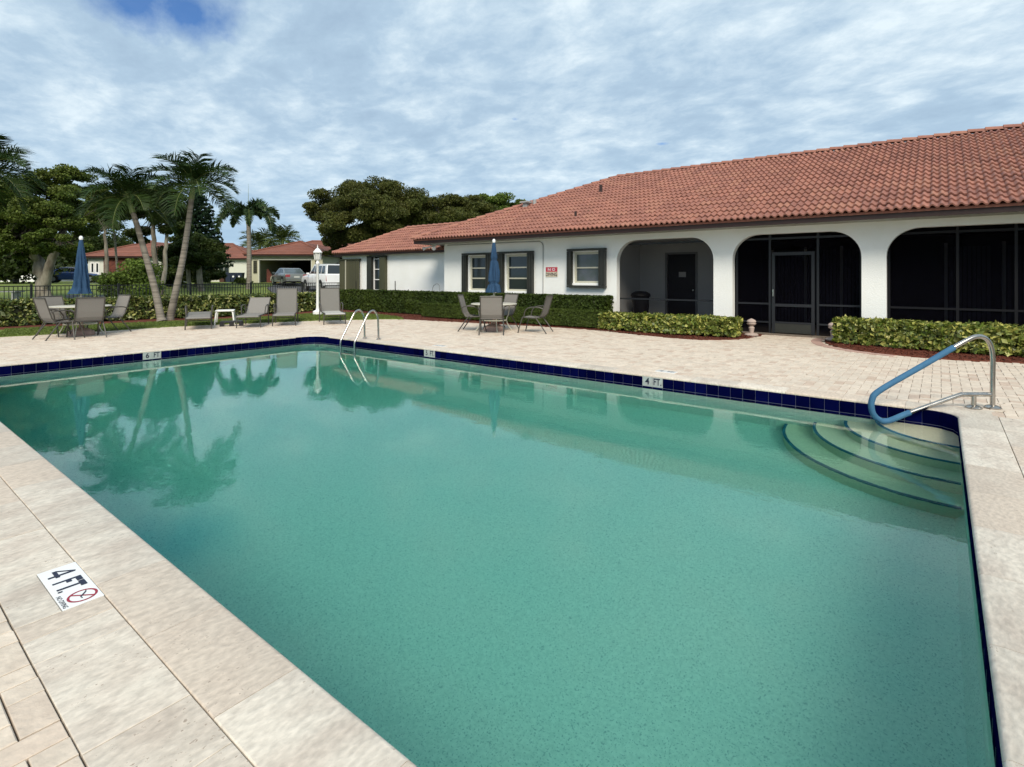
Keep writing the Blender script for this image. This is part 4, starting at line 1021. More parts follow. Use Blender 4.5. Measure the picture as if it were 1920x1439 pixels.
pl = [  # x, y, facing towards, label, pale?
 (-15.9, 3.85, (-1, .03), 'taupe sling chair nearest the pool at the left umbrella table, its back to the water'),
 (-16.06, 3.39, (-.2, 1), 'sling chair at the far left of the left umbrella table, both curved arms showing'),
 (-16.9, 3.6, (.9, .35), 'grey sling chair facing the camera behind the left umbrella table'),
 (-16.83, 4.52, (.2, -1), 'sling chair on the right side of the left umbrella table, turned towards the palm trees'),
 (-8.86, 10.42, (-.62, .79), 'taupe sling chair with its back to the pool at the right umbrella table'),
 (-9.70, 10.72, (.85, .5), 'sling chair left of the right umbrella table, seen in profile'),
 (-9.46, 11.5, (-.2, -1), 'pale sling chair behind the right umbrella table with its back to the low hedge'),
 (-8.2, 11.36, (-.95, -.30), 'sling chair pulled out to the right of the right umbrella table')]
for i, (x, y, f, lb) in enumerate(pl):
    o = ch0 if i == 0 else copy_tree(ch0)
    put(o, x, y, face(*f), lb)
def table(loc, label, ulabel, blabel, rz=0):
    t = empty('patio_table', label, 'table', (*loc, 0), rz)
    MB().lathe([(.60, .70), (.615, .705), (.615, .72), (.60, .728), (.02, .73)], 40).build('tabletop', 'tabletop', t, True)
    for k in range(4):
        a = PI/4+PI/2*k; c_, s_ = math.cos(a), math.sin(a)
        MB().tube(spline([(c_*.42, s_*.42, .70), (c_*.40, s_*.40, .45), (c_*.34, s_*.34, .30), (c_*.40, s_*.40, .12), (c_*.50, s_*.50, 0)], 4), .014, 8).build('leg', 'cream', t, True)
    MB().lathe([(.345, .27), (.355, .285), (.345, .30), (.335, .285)], 24).build('leg_ring', 'cream', t, True)
    bs = tag(MB().lathe([(.27, 0), (.28, .03), (.26, .10), (.16, .16), (.05, .19), (.045, .40), (.03, .40)], 28).build('umbrella_base', 'base', None, True), blabel, 'umbrella base'); bs.location = (*loc, 0)
    u = empty('patio_umbrella', ulabel, 'umbrella', (*loc, 0), rz)
    MB().tube([(0, 0, .1), (0, 0, 2.34)], .02, 12).build('pole', 'cream', u, True)
    MB().lathe([(.03, 2.33), (.042, 2.35), (.045, 2.39), (.03, 2.43), (.006, 2.44)], 16).build('finial', 'mark', u, True)
    MB().tube([(0, 0, .93), (-.07, .0, .93), (-.12, 0, .91)], .012, 8).build('crank_handle', 'cream', u, True)
    return t, u
def canopy(u, tie, seed):
    r = random.Random(seed); prof = []
    zs = np.linspace(1.02, 2.345, 48)
    def rad(z):
        f = (2.345-z)/1.325; base = .035+(.118 if tie else .125)*f**.8
        if tie:
            for tz in (1.26, 1.88): base *= 1-.28*math.exp(-((z-tz)/.035)**2)
            base *= 1+.10*math.exp(-((z-1.55)/.14)**2)
        base += (.03 if tie else .055)*max(0, (1.16-z)/.14)
        return base
    ph = [r.uniform(0, 6) for _ in range(4)]
    def fn(a, z):
        f = (2.345-z)/1.325
        return 1+(.16*math.sin(8*a+ph[0]+1.2*math.sin(z*3))+.10*math.sin(5*a+ph[1]+z*4)+.05*math.sin(17*a+z*9))*min(1, f*2.2)
    prof = [(rad(z)*.8, z+.0) for z in zs[:1]]+[(rad(z), z) for z in zs]
    prof[0] = (.03, 1.10)
    MB().lathe(prof, 72, 0, 0, fn).build('canopy', 'canvas', u, True)
    if tie:
        for z in (1.265, 1.885): MB().lathe([(rad(z)*.98, z-.02), (rad(z)*1.06, z), (rad(z)*.98, z+.02)], 40).build('tie_strap', 'canvas', u, True)
_, u1 = table(T1, 'round cream patio table at the left end of the deck by the leafy hedge', 'furled blue umbrella at the left table, its skirt flaring out at the bottom', 'rosy concrete umbrella base beneath the left round table', .3)
canopy(u1, False, 3)
_, u2 = table(T2, 'round cream patio table on the deck in front of the low clipped hedge', 'furled blue umbrella tied in two places, in front of the shuttered windows', 'rosy concrete umbrella base beneath the right round table', .1)
canopy(u2, True, 5)
def lounger(foot, dr, label, back, sling='slinggrey', seatm='sling', ln=1.5):
    # local +x runs from the foot end to the head end
    t = empty('sun_lounger', label, 'sun lounger', (foot[0], foot[1], 0), math.atan2(dr[1], dr[0]), 'sling sun loungers along the far deck edge')
    w = .29; zs = .34; hx = 1.12
    a = math.radians(back); bl = .74
    fr = MB()
    for s in (-1, 1): fr.tube([(-.18, s*w, zs-.035), (-.12, s*w, zs), (hx+(.62 if back < 5 else .1), s*w, zs)], .016, 8)
    fr.tube([(-.18, -w, zs-.035), (-.18, w, zs-.035)], .015, 8); fr.tube([(0, -w, zs-.1), (0, w, zs-.1)], .012, 8)
    fr.build('frame', 'chairframe', t, True)
    for s in (-1, 1):
        MB().tube([(0, s*(w+.01), zs+.02), (-.02, s*(w+.02), 0)], .016, 8).build('leg', 'chairframe', t, True)
        MB().tube([(hx+.02, s*(w+.02), zs+.24), (hx+.10, s*(w+.03), 0)], .016, 8).build('leg', 'chairframe', t, True)
        MB().tube(spline([(hx+.02, s*(w+.02), zs+.24), (hx-.15, s*(w+.04), zs+.26), (hx-.42, s*(w+.04), zs+.22), (hx-.5, s*(w+.02), zs)], 4), .015, 8).build('armrest', 'chairframe', t, True)
    m = MB(); m.add([(-.19, -w+.01, zs-.03), (-.19, w-.01, zs-.03), (-.12, w-.01, zs+.004), (-.12, -w+.01, zs+.004), (.5, -w+.01, zs-.012), (.5, w-.01, zs-.012), (hx-.02, w-.01, zs+.004), (hx-.02, -w+.01, zs+.004)], [(0, 1, 2, 3), (3, 2, 5, 4), (4, 5, 6, 7)])
    m.box(-.2, hx-.02, -w+.012, w-.012, zs-.03, zs-.014); m.build('seat', seatm, t)
    c_, s_ = math.cos(a), math.sin(a); u = Vector((c_, 0, s_)); nn = Vector((-s_, 0, c_))
    bf = MB(); p0 = Vector((hx, 0, zs))
    P_ = [p0+Vector((0, -w, 0)), p0+u*bl+Vector((0, -w, 0)), p0+u*bl+Vector((0, w, 0)), p0+Vector((0, w, 0))]
    bf.tube(P_[:2], .015, 8); bf.tube(P_[1:3], .015, 8); bf.tube(P_[2:], .015, 8); bf.build('back_frame', 'chairframe', t, True)
    m = MB(); q = [p0+Vector((0, -w+.01, 0)), p0+Vector((0, w-.01, 0)), p0+u*bl+Vector((0, w-.01, 0)), p0+u*bl+Vector((0, -w+.01, 0))]
    m.add([tuple(v-nn*.008) for v in q]+[tuple(v+nn*.006) for v in q], [(3, 2, 1, 0), (4, 5, 6, 7), (0, 1, 5, 4), (1, 2, 6, 5), (2, 3, 7, 6), (3, 0, 4, 7)]); m.build('backrest', sling, t)
    return t
lounger((-15.81, 6.29), (-.92, .39), 'sun lounger lying completely flat, nearest the palm trees', 2, 'slinggrey', 'sling')
lounger((-15.24, 7.38), (-.80, .60), 'sun lounger with its back half raised, beside the white side table', 36, 'sling', 'sling')
lounger((-14.99, 8.29), (-.84, .54), 'sun lounger with a tall upright back and grey seat, left of the lamp post', 74, 'slinggrey', 'sling')
lounger((-14.27, 9.49), (-.89, .45), 'sun lounger with a tall upright back and pale seat, right of the lamp post', 76, 'slinggrey', 'slinglight')
t = empty('side_table', 'small white plastic side table between the two low loungers', 'side table', (-16.95, 7.5, 0), -.5)
MB().cbox(-.27, .27, -.25, .25, .40, .43, .01).build('tabletop', 'whitep', t)
for sx in (-1, 1):
    for sy2 in (-1, 1): MB().tube([(sx*.2, sy2*.18, .41), (sx*.25, sy2*.22, .36), (sx*.29, sy2*.26, 0)], .022, 8).build('leg', 'whitep', t, True)
t = empty('exercise_step', 'low black plastic step lying on the deck beside the white side table', 'step platform', (-16.2, 7.35, 0), math.atan2(.5, .3))
MB().cbox(-.29, .29, -.14, .14, .10, .15, .02).build('platform', 'black', t)
for x in (-.25, 0, .25): MB().box(x-.05, x+.05, -.13, .13, 0, .10).build('foot', 'black', t)
# ------------------------------------------------------------------ lamp post and path lights
t = empty('lamp_post', 'white lamp post with a lantern head standing on the grass between two tall loungers', 'lamp post', (-18.15, 11.35, 0))
b = MB(); b.lathe([(.17, 0), (.17, .14), (.13, .17), (.07, .19), (.06, .24), (.052, .3), (.045, 1.85), (.06, 1.87), (.075, 1.93), (.05, 1.98), (.05, 2.03), (.085, 2.06)], 20); b.build('post', 'white', t, True)
b = MB(); b.lathe([(.085, 2.06), (.095, 2.08), (.13, 2.30), (.13, 2.305)], 6); b.build('lantern_glass', 'lampglass', t)
b = MB()
for k in range(6):
    a = 2*PI*k/6; b.tube([(.10*math.cos(a), .10*math.sin(a), 2.06), (.137*math.cos(a), .137*math.sin(a), 2.31)], .009, 5)
b.lathe([(.16, 2.31), (.17, 2.33), (.12, 2.40), (.06, 2.47), (.02, 2.49), (.025, 2.52), (.012, 2.56), (.003, 2.63)], 16); b.build('lantern_cap', 'white', t, True)
for (x, y, lb) in ((-3.56, 13.85, 'stone mushroom path light in the mulch left of the screen door'), (-1.86, 13.98, 'stone mushroom path light tucked against the right leafy hedge')):
    t = empty('path_light', lb, 'path light', (x, y, .01))
    MB().lathe([(.15, 0), (.16, .03), (.13, .06), (.05, .07), (.06, .15), (.07, .20), (.04, .24)], 16).build('pedestal', 'pathlamp', t, True)
    MB().lathe([(.04, .24), (.10, .28), (.11, .30), (.095, .305), (.095, .335), (.11, .34), (.09, .38), (.03, .41), (.004, .42)], 16).build('lamp_head', 'pathlamp', t, True)
for x, y, z, i in ((-20.6, 14.8, 1.22, 0), (-17.9, 14.8, 1.25, 1)):
    tag(MB().tube([(x, y, 0), (x, y, z)], .02, 6).build('riser_pipe', 'fence'), ('dark riser pipe standing above the hedge left of the tall narrow window', 'dark riser pipe standing above the hedge right of the tall narrow window')[i], 'pipe')
t = tag(MB().tube(spline([(-15.75, 14.9, .3), (-15.75, 14.9, .95), (-15.6, 14.9, 1.12), (-15.45, 14.9, 1.14), (-15.35, 14.9, 1.0), (-15.35, 14.9, .3)], 5), .013, 6).build('metal_hoop', 'grey', None, True), 'thin grey metal hoop showing above the hedge at the wall corner', 'hoop')
# ------------------------------------------------------------------ palms
def frond_quads(pts, ll, nl, droop, w, seedr, lift=.25, plume=False):
    out = []; m = len(pts)
    for i in range(nl):
        s = .10+.9*i/(nl-1); k = s*(m-1); j = min(int(k), m-2); p = pts[j].lerp(pts[j+1], k-j); t = (pts[j+1]-pts[j]).normalized()
        side = t.cross(Vector((0, 0, 1)))
        if side.length < .05: side = Vector((1, 0, 0))
        side.normalize(); up = side.cross(t).normalized()
        L_ = ll*(.45+.75*math.sin(PI*min(1, s*.92+.08))**.7)*(1 if s < .8 else 1-.5*(s-.8)/.2)
        for sd in (-1, 1):
            for rep in range(2 if plume else 1):
                el = lift if not plume else seedr.uniform(-1.2, 1.2)
                d = (side*sd*math.cos(el)+up*math.sin(el)+t*.75+Vector((seedr.gauss(0, .17), seedr.gauss(0, .17), seedr.gauss(0, .17)))).normalized()
                q0 = p; q1 = p+d*L_*.5; d2 = (d+Vector((0, 0, -droop))).normalized(); q2 = q1+d2*L_*.5
                ww = t.cross(d).cross(d); wv = t*w*.5
                out.append([q0-wv*.5, q0+wv*.5, q1+wv, q1-wv]); out.append([q1-wv, q1+wv, q2+wv*.1, q2-wv*.1])
    return out
def palm(name, label, trunk, radii, nf, fl, ll, nl, w, droop, mats=('palmtrunk', 'frond'), seed=1, shaft=.5, elev=(-.5, 1.25), arch=1.0, plume=False, group=None, spear=0):
    r = random.Random(seed)
    t = empty(name, label, 'palm tree', trunk[0], 0, group); o = Vector(trunk[0])
    P_ = [Vector(p)-o for p in trunk]; sp = spline(P_, 6); n = len(sp)
    rr = [radii[0]+(radii[1]-radii[0])*min(1, (i/(n-1))**.6) for i in range(n)]; rr[0] *= 1.25
    MB().tube(sp, rr, 12).build('trunk', mats[0], t, True)
    top = sp[-1]; d = (sp[-1]-sp[-3]).normalized()
    if shaft: MB().tube([top-d*.03, top+d*shaft*.3, top+d*shaft], [radii[1]*1.25, radii[1]*1.2, radii[1]*.6], 10).build('crownshaft', 'crownshaft', t, True)
    top = top+d*shaft*.9
    for i in range(nf):
        az = 2.399*i+r.uniform(-.3, .3); f = i/(nf-1); el = elev[1]+(elev[0]-elev[1])*f+r.uniform(-.12, .12)
        L_ = fl*r.uniform(.85, 1.1)*(.8+.25*f); pts = [top.copy()]; e = el; p = top.copy(); ns = 9
        for k in range(ns):
            e2 = e-arch*(k/ns)*1.1*(1.0 if el > -.2 else .6)
            p = p+Vector((math.cos(az)*math.cos(e2), math.sin(az)*math.cos(e2), math.sin(e2)))*(L_/ns); pts.append(p.copy()); e = e-.02
        fr = MB(); fr.tube(pts, [w*.45*(1-.8*k/ns) for k in range(ns+1)], 4, False); 
        fo = fr.build('frond', 'rachis', t)
        Q = frond_quads(pts, ll, nl, droop, w, r, .55, plume)
        V = np.array([[tuple(v) for v in q] for q in Q]); quads('leaflets', V, mats[1], np.repeat(rng.random(len(V)//2)*.5+r.random()*.5, 2), fo)
    if spear: MB().tube([top, top+Vector((0, 0, spear))], [.03, .005], 5).build('spear_leaf', 'rachis', t)
    return t
def pd(x, y, d): q = atd(x, d); return (q[0], q[1], zat(y, d))
D1 = 19.0
palm('christmas_palm', 'slender palm leaning left, left trunk of the pair by the hedge', [(*ground(303, 603), 0), pd(291, 545, 17.5), pd(276, 490, 17.5), pd(259, 430, 17.5), pd(249, 398, 17.5)], (.125, .075), 20, 1.68, .55, 50, .036, .6,
     seed=3, shaft=.55, elev=(-.3, 1.35), arch=1.15, group='pair of palms leaning apart')
palm('christmas_palm', 'slender palm leaning right, right trunk of the pair by the hedge', [(*ground(318, 601), 0), pd(330, 545, 17.7), pd(343, 485, 17.7), pd(353, 420, 17.7), pd(359, 372, 17.7)], (.125, .075), 20, 1.68, .55, 50, .036, .6,
     seed=8, shaft=.5, elev=(-.3, 1.35), arch=1.1, group='pair of palms leaning apart')
q = atd(-30, 15.5)
palm('christmas_palm', 'palm at the very left edge, only its right hand fronds in view', [(q[0], q[1], 0), pd(-32, 450, 15.5), pd(-28, 345, 15.5)], (.15, .09), 20, 1.6, .52, 50, .036, .6, seed=12, shaft=.5, elev=(-.5, 1.2), arch=1.0)
q = atd(467, 41)
palm('foxtail_palm', 'tall foxtail palm with plumed drooping fronds in front of the garage house', [(q[0], q[1], gz(*q)), pd(467, 465, 41), pd(466, 420, 41)], (.19, .15), 9, 3.7, .42, 90, .09, .2,
     mats=('palmtrunk', 'frond2'), seed=5, shaft=.5, elev=(.7, 1.35), arch=2.35, plume=True, spear=2.6)
q = atd(222, 44)
palm('thin_palm', 'thin young palm in front of the brick house', [(q[0], q[1], gz(*q)), pd(217, 470, 44), pd(212, 418, 44)], (.11, .07), 11, 2.3, .6, 20, .05, .6, seed=9, shaft=.3, elev=(-.2, 1.1))
for i, (x, y, lb) in enumerate(((487, 452, 'bushy palm crown behind the garage roof, left of two'), (530, 445, 'bushy palm crown behind the garage roof, right of two'))):
    q = atd(x, 76); palm('bushy_palm', lb, [(q[0], q[1], .5), pd(x, y+8, 76)], (.25, .2), 20, 3.3, 1.3, 22, .13, .5, seed=20+i, shaft=.2, elev=(-.4, 1.3), mats=('palmtrunk', 'leaf_mid'))
# ------------------------------------------------------------------ broadleaf trees
def tree(name, label, base, trunks, blobs, n, size, m, bark='bark', r0=.3, sub=46, spread=.30, group=None, cat='tree', droop=.2, hollow=.55, seed=1):
    """trunks: list of polylines (world); blobs: crown lobes (x, y, z, rx, ry, rz) in world"""
    r = random.Random(seed); g = np.random.default_rng(seed)
    t = empty(name, label, cat, base, 0, group); o = Vector(base)
    tops = []
    b = MB(); br = MB()
    for (pl_, ra, rb) in trunks:
        sp = spline([Vector(p)-o for p in pl_], 5); n_ = len(sp)
        for k in range(1, n_-1): sp[k] = sp[k]+Vector((r.gauss(0, 1), r.gauss(0, 1), 0))*ra*.12
        b.tube(sp, [ra+(rb-ra)*k/(n_-1) for k in range(n_)], 10); tops.append((sp[-1], rb))
    V = []; T = []
    vol = [bb[3]*bb[4]*bb[5] for bb in blobs]; tv = sum(v**.67 for v in vol)
    for bb, v in zip(blobs, vol):
        c_ = np.array(bb[:3])-np.array(base); R = np.array(bb[3:6])
        near = min(tops, key=lambda q: (q[0]-Vector(c_)).length)
        k = max(4, int(sub*v**.67/tv)); nn = int(n*v**.67/tv)
        dirs = g.normal(size=(k, 3)); dirs /= np.linalg.norm(dirs, axis=1)[:, None]; dirs[:, 2] = dirs[:, 2]*.9+.1
        cl = c_+dirs*R*(g.uniform(hollow, 1.0, k)[:, None])
        for q in cl[:min(k, 10)]:                               # limbs out to the clumps
            p0 = near[0]; p2 = Vector(q); mid_ = p0.lerp(p2, .5)+Vector((r.gauss(0, .2), r.gauss(0, .2), -.12*(p2-p0).length))
            br.tube(spline([p0, mid_, p2], 3), [near[1]*.42, near[1]*.3, near[1]*.22, near[1]*.17, near[1]*.12, near[1]*.08, near[1]*.04], 5, False)
        who = g.integers(0, k, nn); s_ = g.uniform(.7, 1.3, k)[who][:, None]
        off = g.normal(size=(nn, 3)); off /= np.linalg.norm(off, axis=1)[:, None]; off *= g.random(nn)[:, None]**.45
        P_ = cl[who]+off*s_*min(R)*spread*np.array([1.5, 1.5, .8])
        V.append(leaf_quads(P_, size, droop)); T.append((g.random(k)[who]*.55+g.random(nn)*.45))
    b.build('trunk', bark, t, True)
    br.build('branches', 'barkd', t, True)
    quads('crown', np.concatenate(V), m, np.concatenate(T), t)
    return t
def blob(x, y, d, rx, rz, ry=None): q = atd(x, d); return (q[0], q[1], zat(y, d), rx, ry or rx, rz)
# big spreading tree beyond the fence on the left
q = atd(84, 26.5)
tree('spreading_tree', 'large spreading olive green tree with a forked mottled trunk behind the left table', (q[0], q[1], -.05),
     [([(q[0], q[1], -.1), pd(82, 548, 26.5), pd(74, 500, 26.6), pd(60, 455, 26.8)], .40, .16), ([pd(82, 548, 26.5), pd(92, 505, 26.3), pd(104, 470, 26.2), pd(120, 430, 26)], .24, .12), ([pd(72, 490, 26.6), pd(55, 462, 26.2), pd(38, 440, 26)], .15, .09)],
     [blob(120, 345, 28, 1.9, .8), blob(60, 370, 27, 1.8, .9), blob(10, 400, 27, 1.8, 1.0), blob(160, 385, 27, 1.3, .9), blob(95, 405, 26, 1.8, .85), blob(25, 450, 26, 1.5, .8), blob(110, 455, 25, 1.3, .55), blob(-40, 380, 27, 1.9, 1.4), blob(60, 440, 26.5, 1.3, .6), blob(150, 430, 28, 1.0, .5), blob(15, 480, 26, 1.1, .5), blob(100, 478, 27.5, 1.2, .45), blob(60, 405, 26, 1.6, .7)],
     130000, .115, 'leaf_olive', sub=230, spread=.40, seed=4)
# tree between the palms
q = atd(296, 33)
tree('park_tree', 'round leaved dark tree seen between the two leaning palms', (q[0], q[1], 0),
     [([(q[0], q[1], 0), pd(291, 500, 33), pd(288, 440, 33), pd(290, 400, 33)], .19, .09), ([(q[0]+.5, q[1], 0), pd(309, 500, 33), pd(312, 455, 33), pd(316, 420, 33)], .15, .08)],
     [blob(288, 375, 33, 1.5, .9), blob(315, 400, 33, 1.0, .8), blob(262, 440, 34, .9, .6), blob(328, 430, 33, .8, .6), blob(255, 385, 34, 1.1, .8)], 34000, .14, 'leaf_dark', 'bark', sub=80, spread=.45, seed=6)
q = atd(200, 40)
tree('park_tree', 'pale green airy tree beyond the thin palm', (q[0], q[1], .3), [([(q[0], q[1], .2), pd(199, 470, 40), pd(196, 430, 40)], .16, .08)],
     [blob(180, 385, 42, 1.9, 1.0), blob(205, 415, 42, 1.6, .8), blob(232, 395, 42, 1.3, .8), blob(150, 415, 43, 1.6, .9)], 34000, .15, 'leaf_olive', sub=80, spread=.4, seed=16)
q = atd(378, 38)
tree('park_tree', 'dense dark tree with drooping foliage beside the right palm trunk', (q[0], q[1], .3), [([(q[0], q[1], .2), pd(372, 500, 38), pd(368, 470, 38)], .22, .12), ([(q[0]-1.2, q[1]-.3, .2), pd(352, 500, 38), pd(350, 470, 38)], .15, .1)],
     [blob(375, 462, 38, 1.4, .9), blob(335, 480, 38, 1.2, .8), blob(395, 480, 38, 1.0, .7), blob(345, 455, 39, 1.1, .7), blob(360, 492, 37, 1.2, .6)], 34000, .14, 'leaf_dark', sub=70, spread=.45, seed=7)
def bush(name, label, x, y, d, r, h, m, n=5000, s=.14, seed=1, cat='bush'):
    q = atd(x, d); z0 = gz(*q)
    return tree(name, label, (q[0], q[1], z0), [([(q[0], q[1], z0-.05), (q[0]+.05, q[1], z0+h*.6)], .06, .03)],
                [(q[0], q[1], z0+h*.55, r, r, h*.5), (q[0]-r*.5, q[1], z0+h*.35, r*.7, r*.7, h*.35), (q[0]+r*.5, q[1]+.2, z0+h*.32, r*.7, r*.7, h*.33)], n, s, m, 'barkd', sub=40, spread=.5, seed=seed, cat=cat, hollow=.2)
bush('flowering_shrub', 'large light green shrub behind the fence left of the palm pair', 246, 0, 28, 1.25, 2.15, 'leaf_bright', 9000, .15, 31)
bush('shrub', 'dark low shrub at the foot of the light green shrub by the fence', 222, 0, 26.5, .8, .95, 'leaf_mid', 4000, .11, 32)
bush('shrub', 'green shrub in front of the cream wall left of the bins', 394, 0, 48, 1.1, 1.9, 'leaf_mid', 4500, .2, 33)
bush('shrub', 'dark shrub between the two palm trunks on the far lawn', 330, 0, 42, 1.6, 1.6, 'leaf_dark', 4500, .19, 34)
bush('shrub', 'grey green shrub under the dense dark tree', 366, 0, 45, 1.3, 1.3, 'leaf_mid', 3500, .18, 35)
bush('shrub', 'small dark bush beside the white porch of the brick house', 186, 0, 50, .6, .7, 'leaf_mid', 1200, .15, 36)
bush('shrub', 'low shrub at the foot of the foxtail palm', 455, 0, 46, .7, .7, 'leaf_mid', 1500, .15, 37)
bush('shrub', 'dark green bush behind the white truck', 622, 0, 58, 2.6, 3.0, 'leaf_dark', 6000, .26, 38)
# deep green trees behind the brick house
for i, (x, y, d, r, lb) in enumerate(((140, 452, 66, 4.2, 'dark evergreen behind the brick house roof, left of two'), (190, 448, 68, 4.0, 'dark evergreen behind the brick house roof, right of two'), (30, 460, 46, 3.6, 'dark leafy tree at the far left above the parked dark car'))):
    q = atd(x, d); z = zat(y, d)
    tree('evergreen_tree', lb, (q[0], q[1], .6), [([(q[0], q[1], .5), (q[0], q[1], z-1)], .25, .15)], [(q[0], q[1], z-.6, r, r, 1.6), (q[0]+2, q[1]-1, z-1.6, r*.8, r*.8, 1.4), (q[0]-2, q[1]+1, z-1.4, r*.8, r*.8, 1.3)], 9000, .36, 'leaf_dark', sub=50, spread=.8, seed=40+i, hollow=.3)
# big trees behind the clubhouse
q = atd(690, 50)
tree('ficus_tree', 'huge domed bronze green tree behind the low clubhouse wing', (q[0], q[1], 0), [([(q[0], q[1], 0), pd(688, 490, 50), pd(680, 455, 50)], .6, .3), ([(q[0], q[1], .5), pd(705, 480, 50), pd(720, 440, 50)], .35, .22), ([(q[0], q[1], .5), pd(660, 480, 50), pd(640, 450, 50)], .3, .2)],
     [blob(668, 372, 51, 3.3, 1.4), blob(620, 398, 50, 2.4, 1.3), blob(735, 372, 52, 3.4, 1.5), blob(700, 400, 48, 3.4, 1.5), blob(618, 445, 49, 1.5, 1.0), blob(650, 430, 47, 2.6, 1.2), blob(770, 395, 50, 2.8, 1.3), blob(715, 435, 48, 2.6, 1.1), blob(775, 425, 52, 2.6, 1.2), blob(628, 468, 50, 1.6, .7)],
     135000, .18, 'leaf_brown', 'barkd', sub=210, spread=.46, seed=11)
q = atd(850, 52)
tree('ficus_tree', 'broad olive tree behind the hip of the clubhouse roof', (q[0], q[1], 0), [([(q[0], q[1], 0), pd(850, 470, 52), pd(848, 430, 52)], .45, .2)],
     [blob(820, 392, 54, 2.8, 1.2), blob(870, 394, 54, 3.0, 1.2), blob(845, 415, 51, 3.2, 1.1), blob(790, 420, 52, 2.4, 1.1), blob(900, 400, 53, 2.2, 1.0)], 60000, .18, 'leaf_brown', 'barkd', sub=110, spread=.5, seed=13)
q = atd(935, 58)
tree('bright_tree', 'bright green tree topping the clubhouse roof beside the vent', (q[0], q[1], 0), [([(q[0], q[1], 0), pd(935, 450, 58), pd(935, 410, 58)], .35, .2)],
     [blob(925, 386, 58, 2.6, 1.1), blob(958, 390, 58, 1.8, .8), blob(895, 392, 59, 1.8, 1.0), blob(935, 405, 57, 2.8, 1.0)], 26000, .2, 'leaf_bright', sub=60, spread=.5, seed=14)
# Norfolk pine
q = atd(372, 43); z0 = gz(*q)
t = empty('norfolk_pine', 'tall conical pine with tiered branches behind the right palm', 'tree', (q[0], q[1], z0))
ht = zat(352, 43)-z0
MB().tube([(0, 0, 0), (0, 0, ht)], [.16, .03], 8).build('trunk', 'barkd', t, True)
V = []; b = MB(); k = 0
for z in np.arange(1.4, ht, .30):
    R_ = (1-(z-1.0)/(ht-1.0))**.8*2.6+.12
    for j in range(8):
        a = 2*PI*j/8+k*.4; d_ = np.array([math.cos(a), math.sin(a)]); L_ = R_*rnd.uniform(.85, 1.05)
        pts = [(d_[0]*L_*s, d_[1]*L_*s, z+.12*L_*s*s) for s in (0, .5, 1)]; b.tube(pts, [.03, .02, .008], 4, False)
        m_ = max(8, int(46*L_)); s_ = np.sort(rnd.random() for _ in range(0)) if False else rng.random(m_)**.8
        base_ = np.stack([d_[0]*L_*s_, d_[1]*L_*s_, z+.12*L_*s_*s_], 1)+rng.normal(size=(m_, 3))*np.array([.06, .06, .05]); V.append(leaf_quads(base_, .24, -.7))
    k += 1
b.build('branches', 'barkd', t); V = np.concatenate(V); quads('needles', V, 'needle', rng.random(len(V)), t)
# ------------------------------------------------------------------ neighbouring houses
DF = Vector((-sy_, cy_)); RT = Vector((cy_, sy_))                 # away from / across the poolside view: used only as house axes
def hip_roof(b_parent, x0, x1, y0, y1, z, p, m='houseroof', rows=9, ov=.5, gable_l=False):
    x0 -= ov; x1 += ov; y0 -= ov; y1 += ov; hw = (y1-y0)/2; yr = (y0+y1)/2; zr = z+hw*p
    if x1-x0 < y1-y0: hw = (x1-x0)/2; zr = z+hw*p
    b = MB(); n = rows; lf = .035
    rf = MB().box(x0+.06, x1-.06, y0+.06, y1-.06, z-.16, z+.0).build('roof', 'fascia', b_parent)
    for k in range(n):
        a, c_ = k/n, (k+1)/n
        def ring(s, dz): return [(x0+hw*s, y0+hw*s, z+hw*s*p+dz), (x1-hw*s, y0+hw*s, z+hw*s*p+dz), (x1-hw*s, y1-hw*s, z+hw*s*p+dz), (x0+hw*s, y1-hw*s, z+hw*s*p+dz)]
        r0, r1, r2 = ring(a, lf), ring(c_, .0), ring(a, -.02); b.tt = rnd.random()*.98+.01
        b.add(r0+r1+r2, [(i, (i+1) % 4, (i+1) % 4+4, i+4) for i in range(4)]+[(i+8, (i+1) % 4+8, (i+1) % 4, i) for i in range(4)])
    b.build('tile_course', m, rf, kind='stuff')
    rd = MB()
    for (cx_, cy2) in ((x0, y0), (x1, y0)):
        ex = x0+hw if cx_ == x0 else x1-hw; rd.tube([(cx_, cy2, z+.04), (ex, y0+hw, zr+.04)], .10, 6)
    if x1-x0 > 2*hw+.1: rd.tube([(x0+hw, y0+hw, zr+.04), (x1-hw, y0+hw, zr+.04)], .10, 6)
    rd.build('ridge_cap', m, rf)
    return rf
def hwin(par, x0, x1, y, z0, z1, mull=1, fr='housewhite'):
    b = MB(); e = .05; b.box(x0, x1, y-.05, y-.002, z0, z0+e); b.box(x0, x1, y-.05, y-.002, z1-e, z1); b.box(x0, x0+e, y-.05, y-.002, z0+e, z1-e); b.box(x1-e, x1, y-.05, y-.002, z0+e, z1-e)
    for k in range(1, mull+1): xm = x0+(x1-x0)*k/(mull+1); b.box(xm-.02, xm+.02, y-.045, y-.003, z0+e, z1-e)
    w = b.build('window', fr, par); MB().box(x0+e, x1-e, y-.03, y-.02, z0+e, z1-e).build('pane', 'pane', w); return w
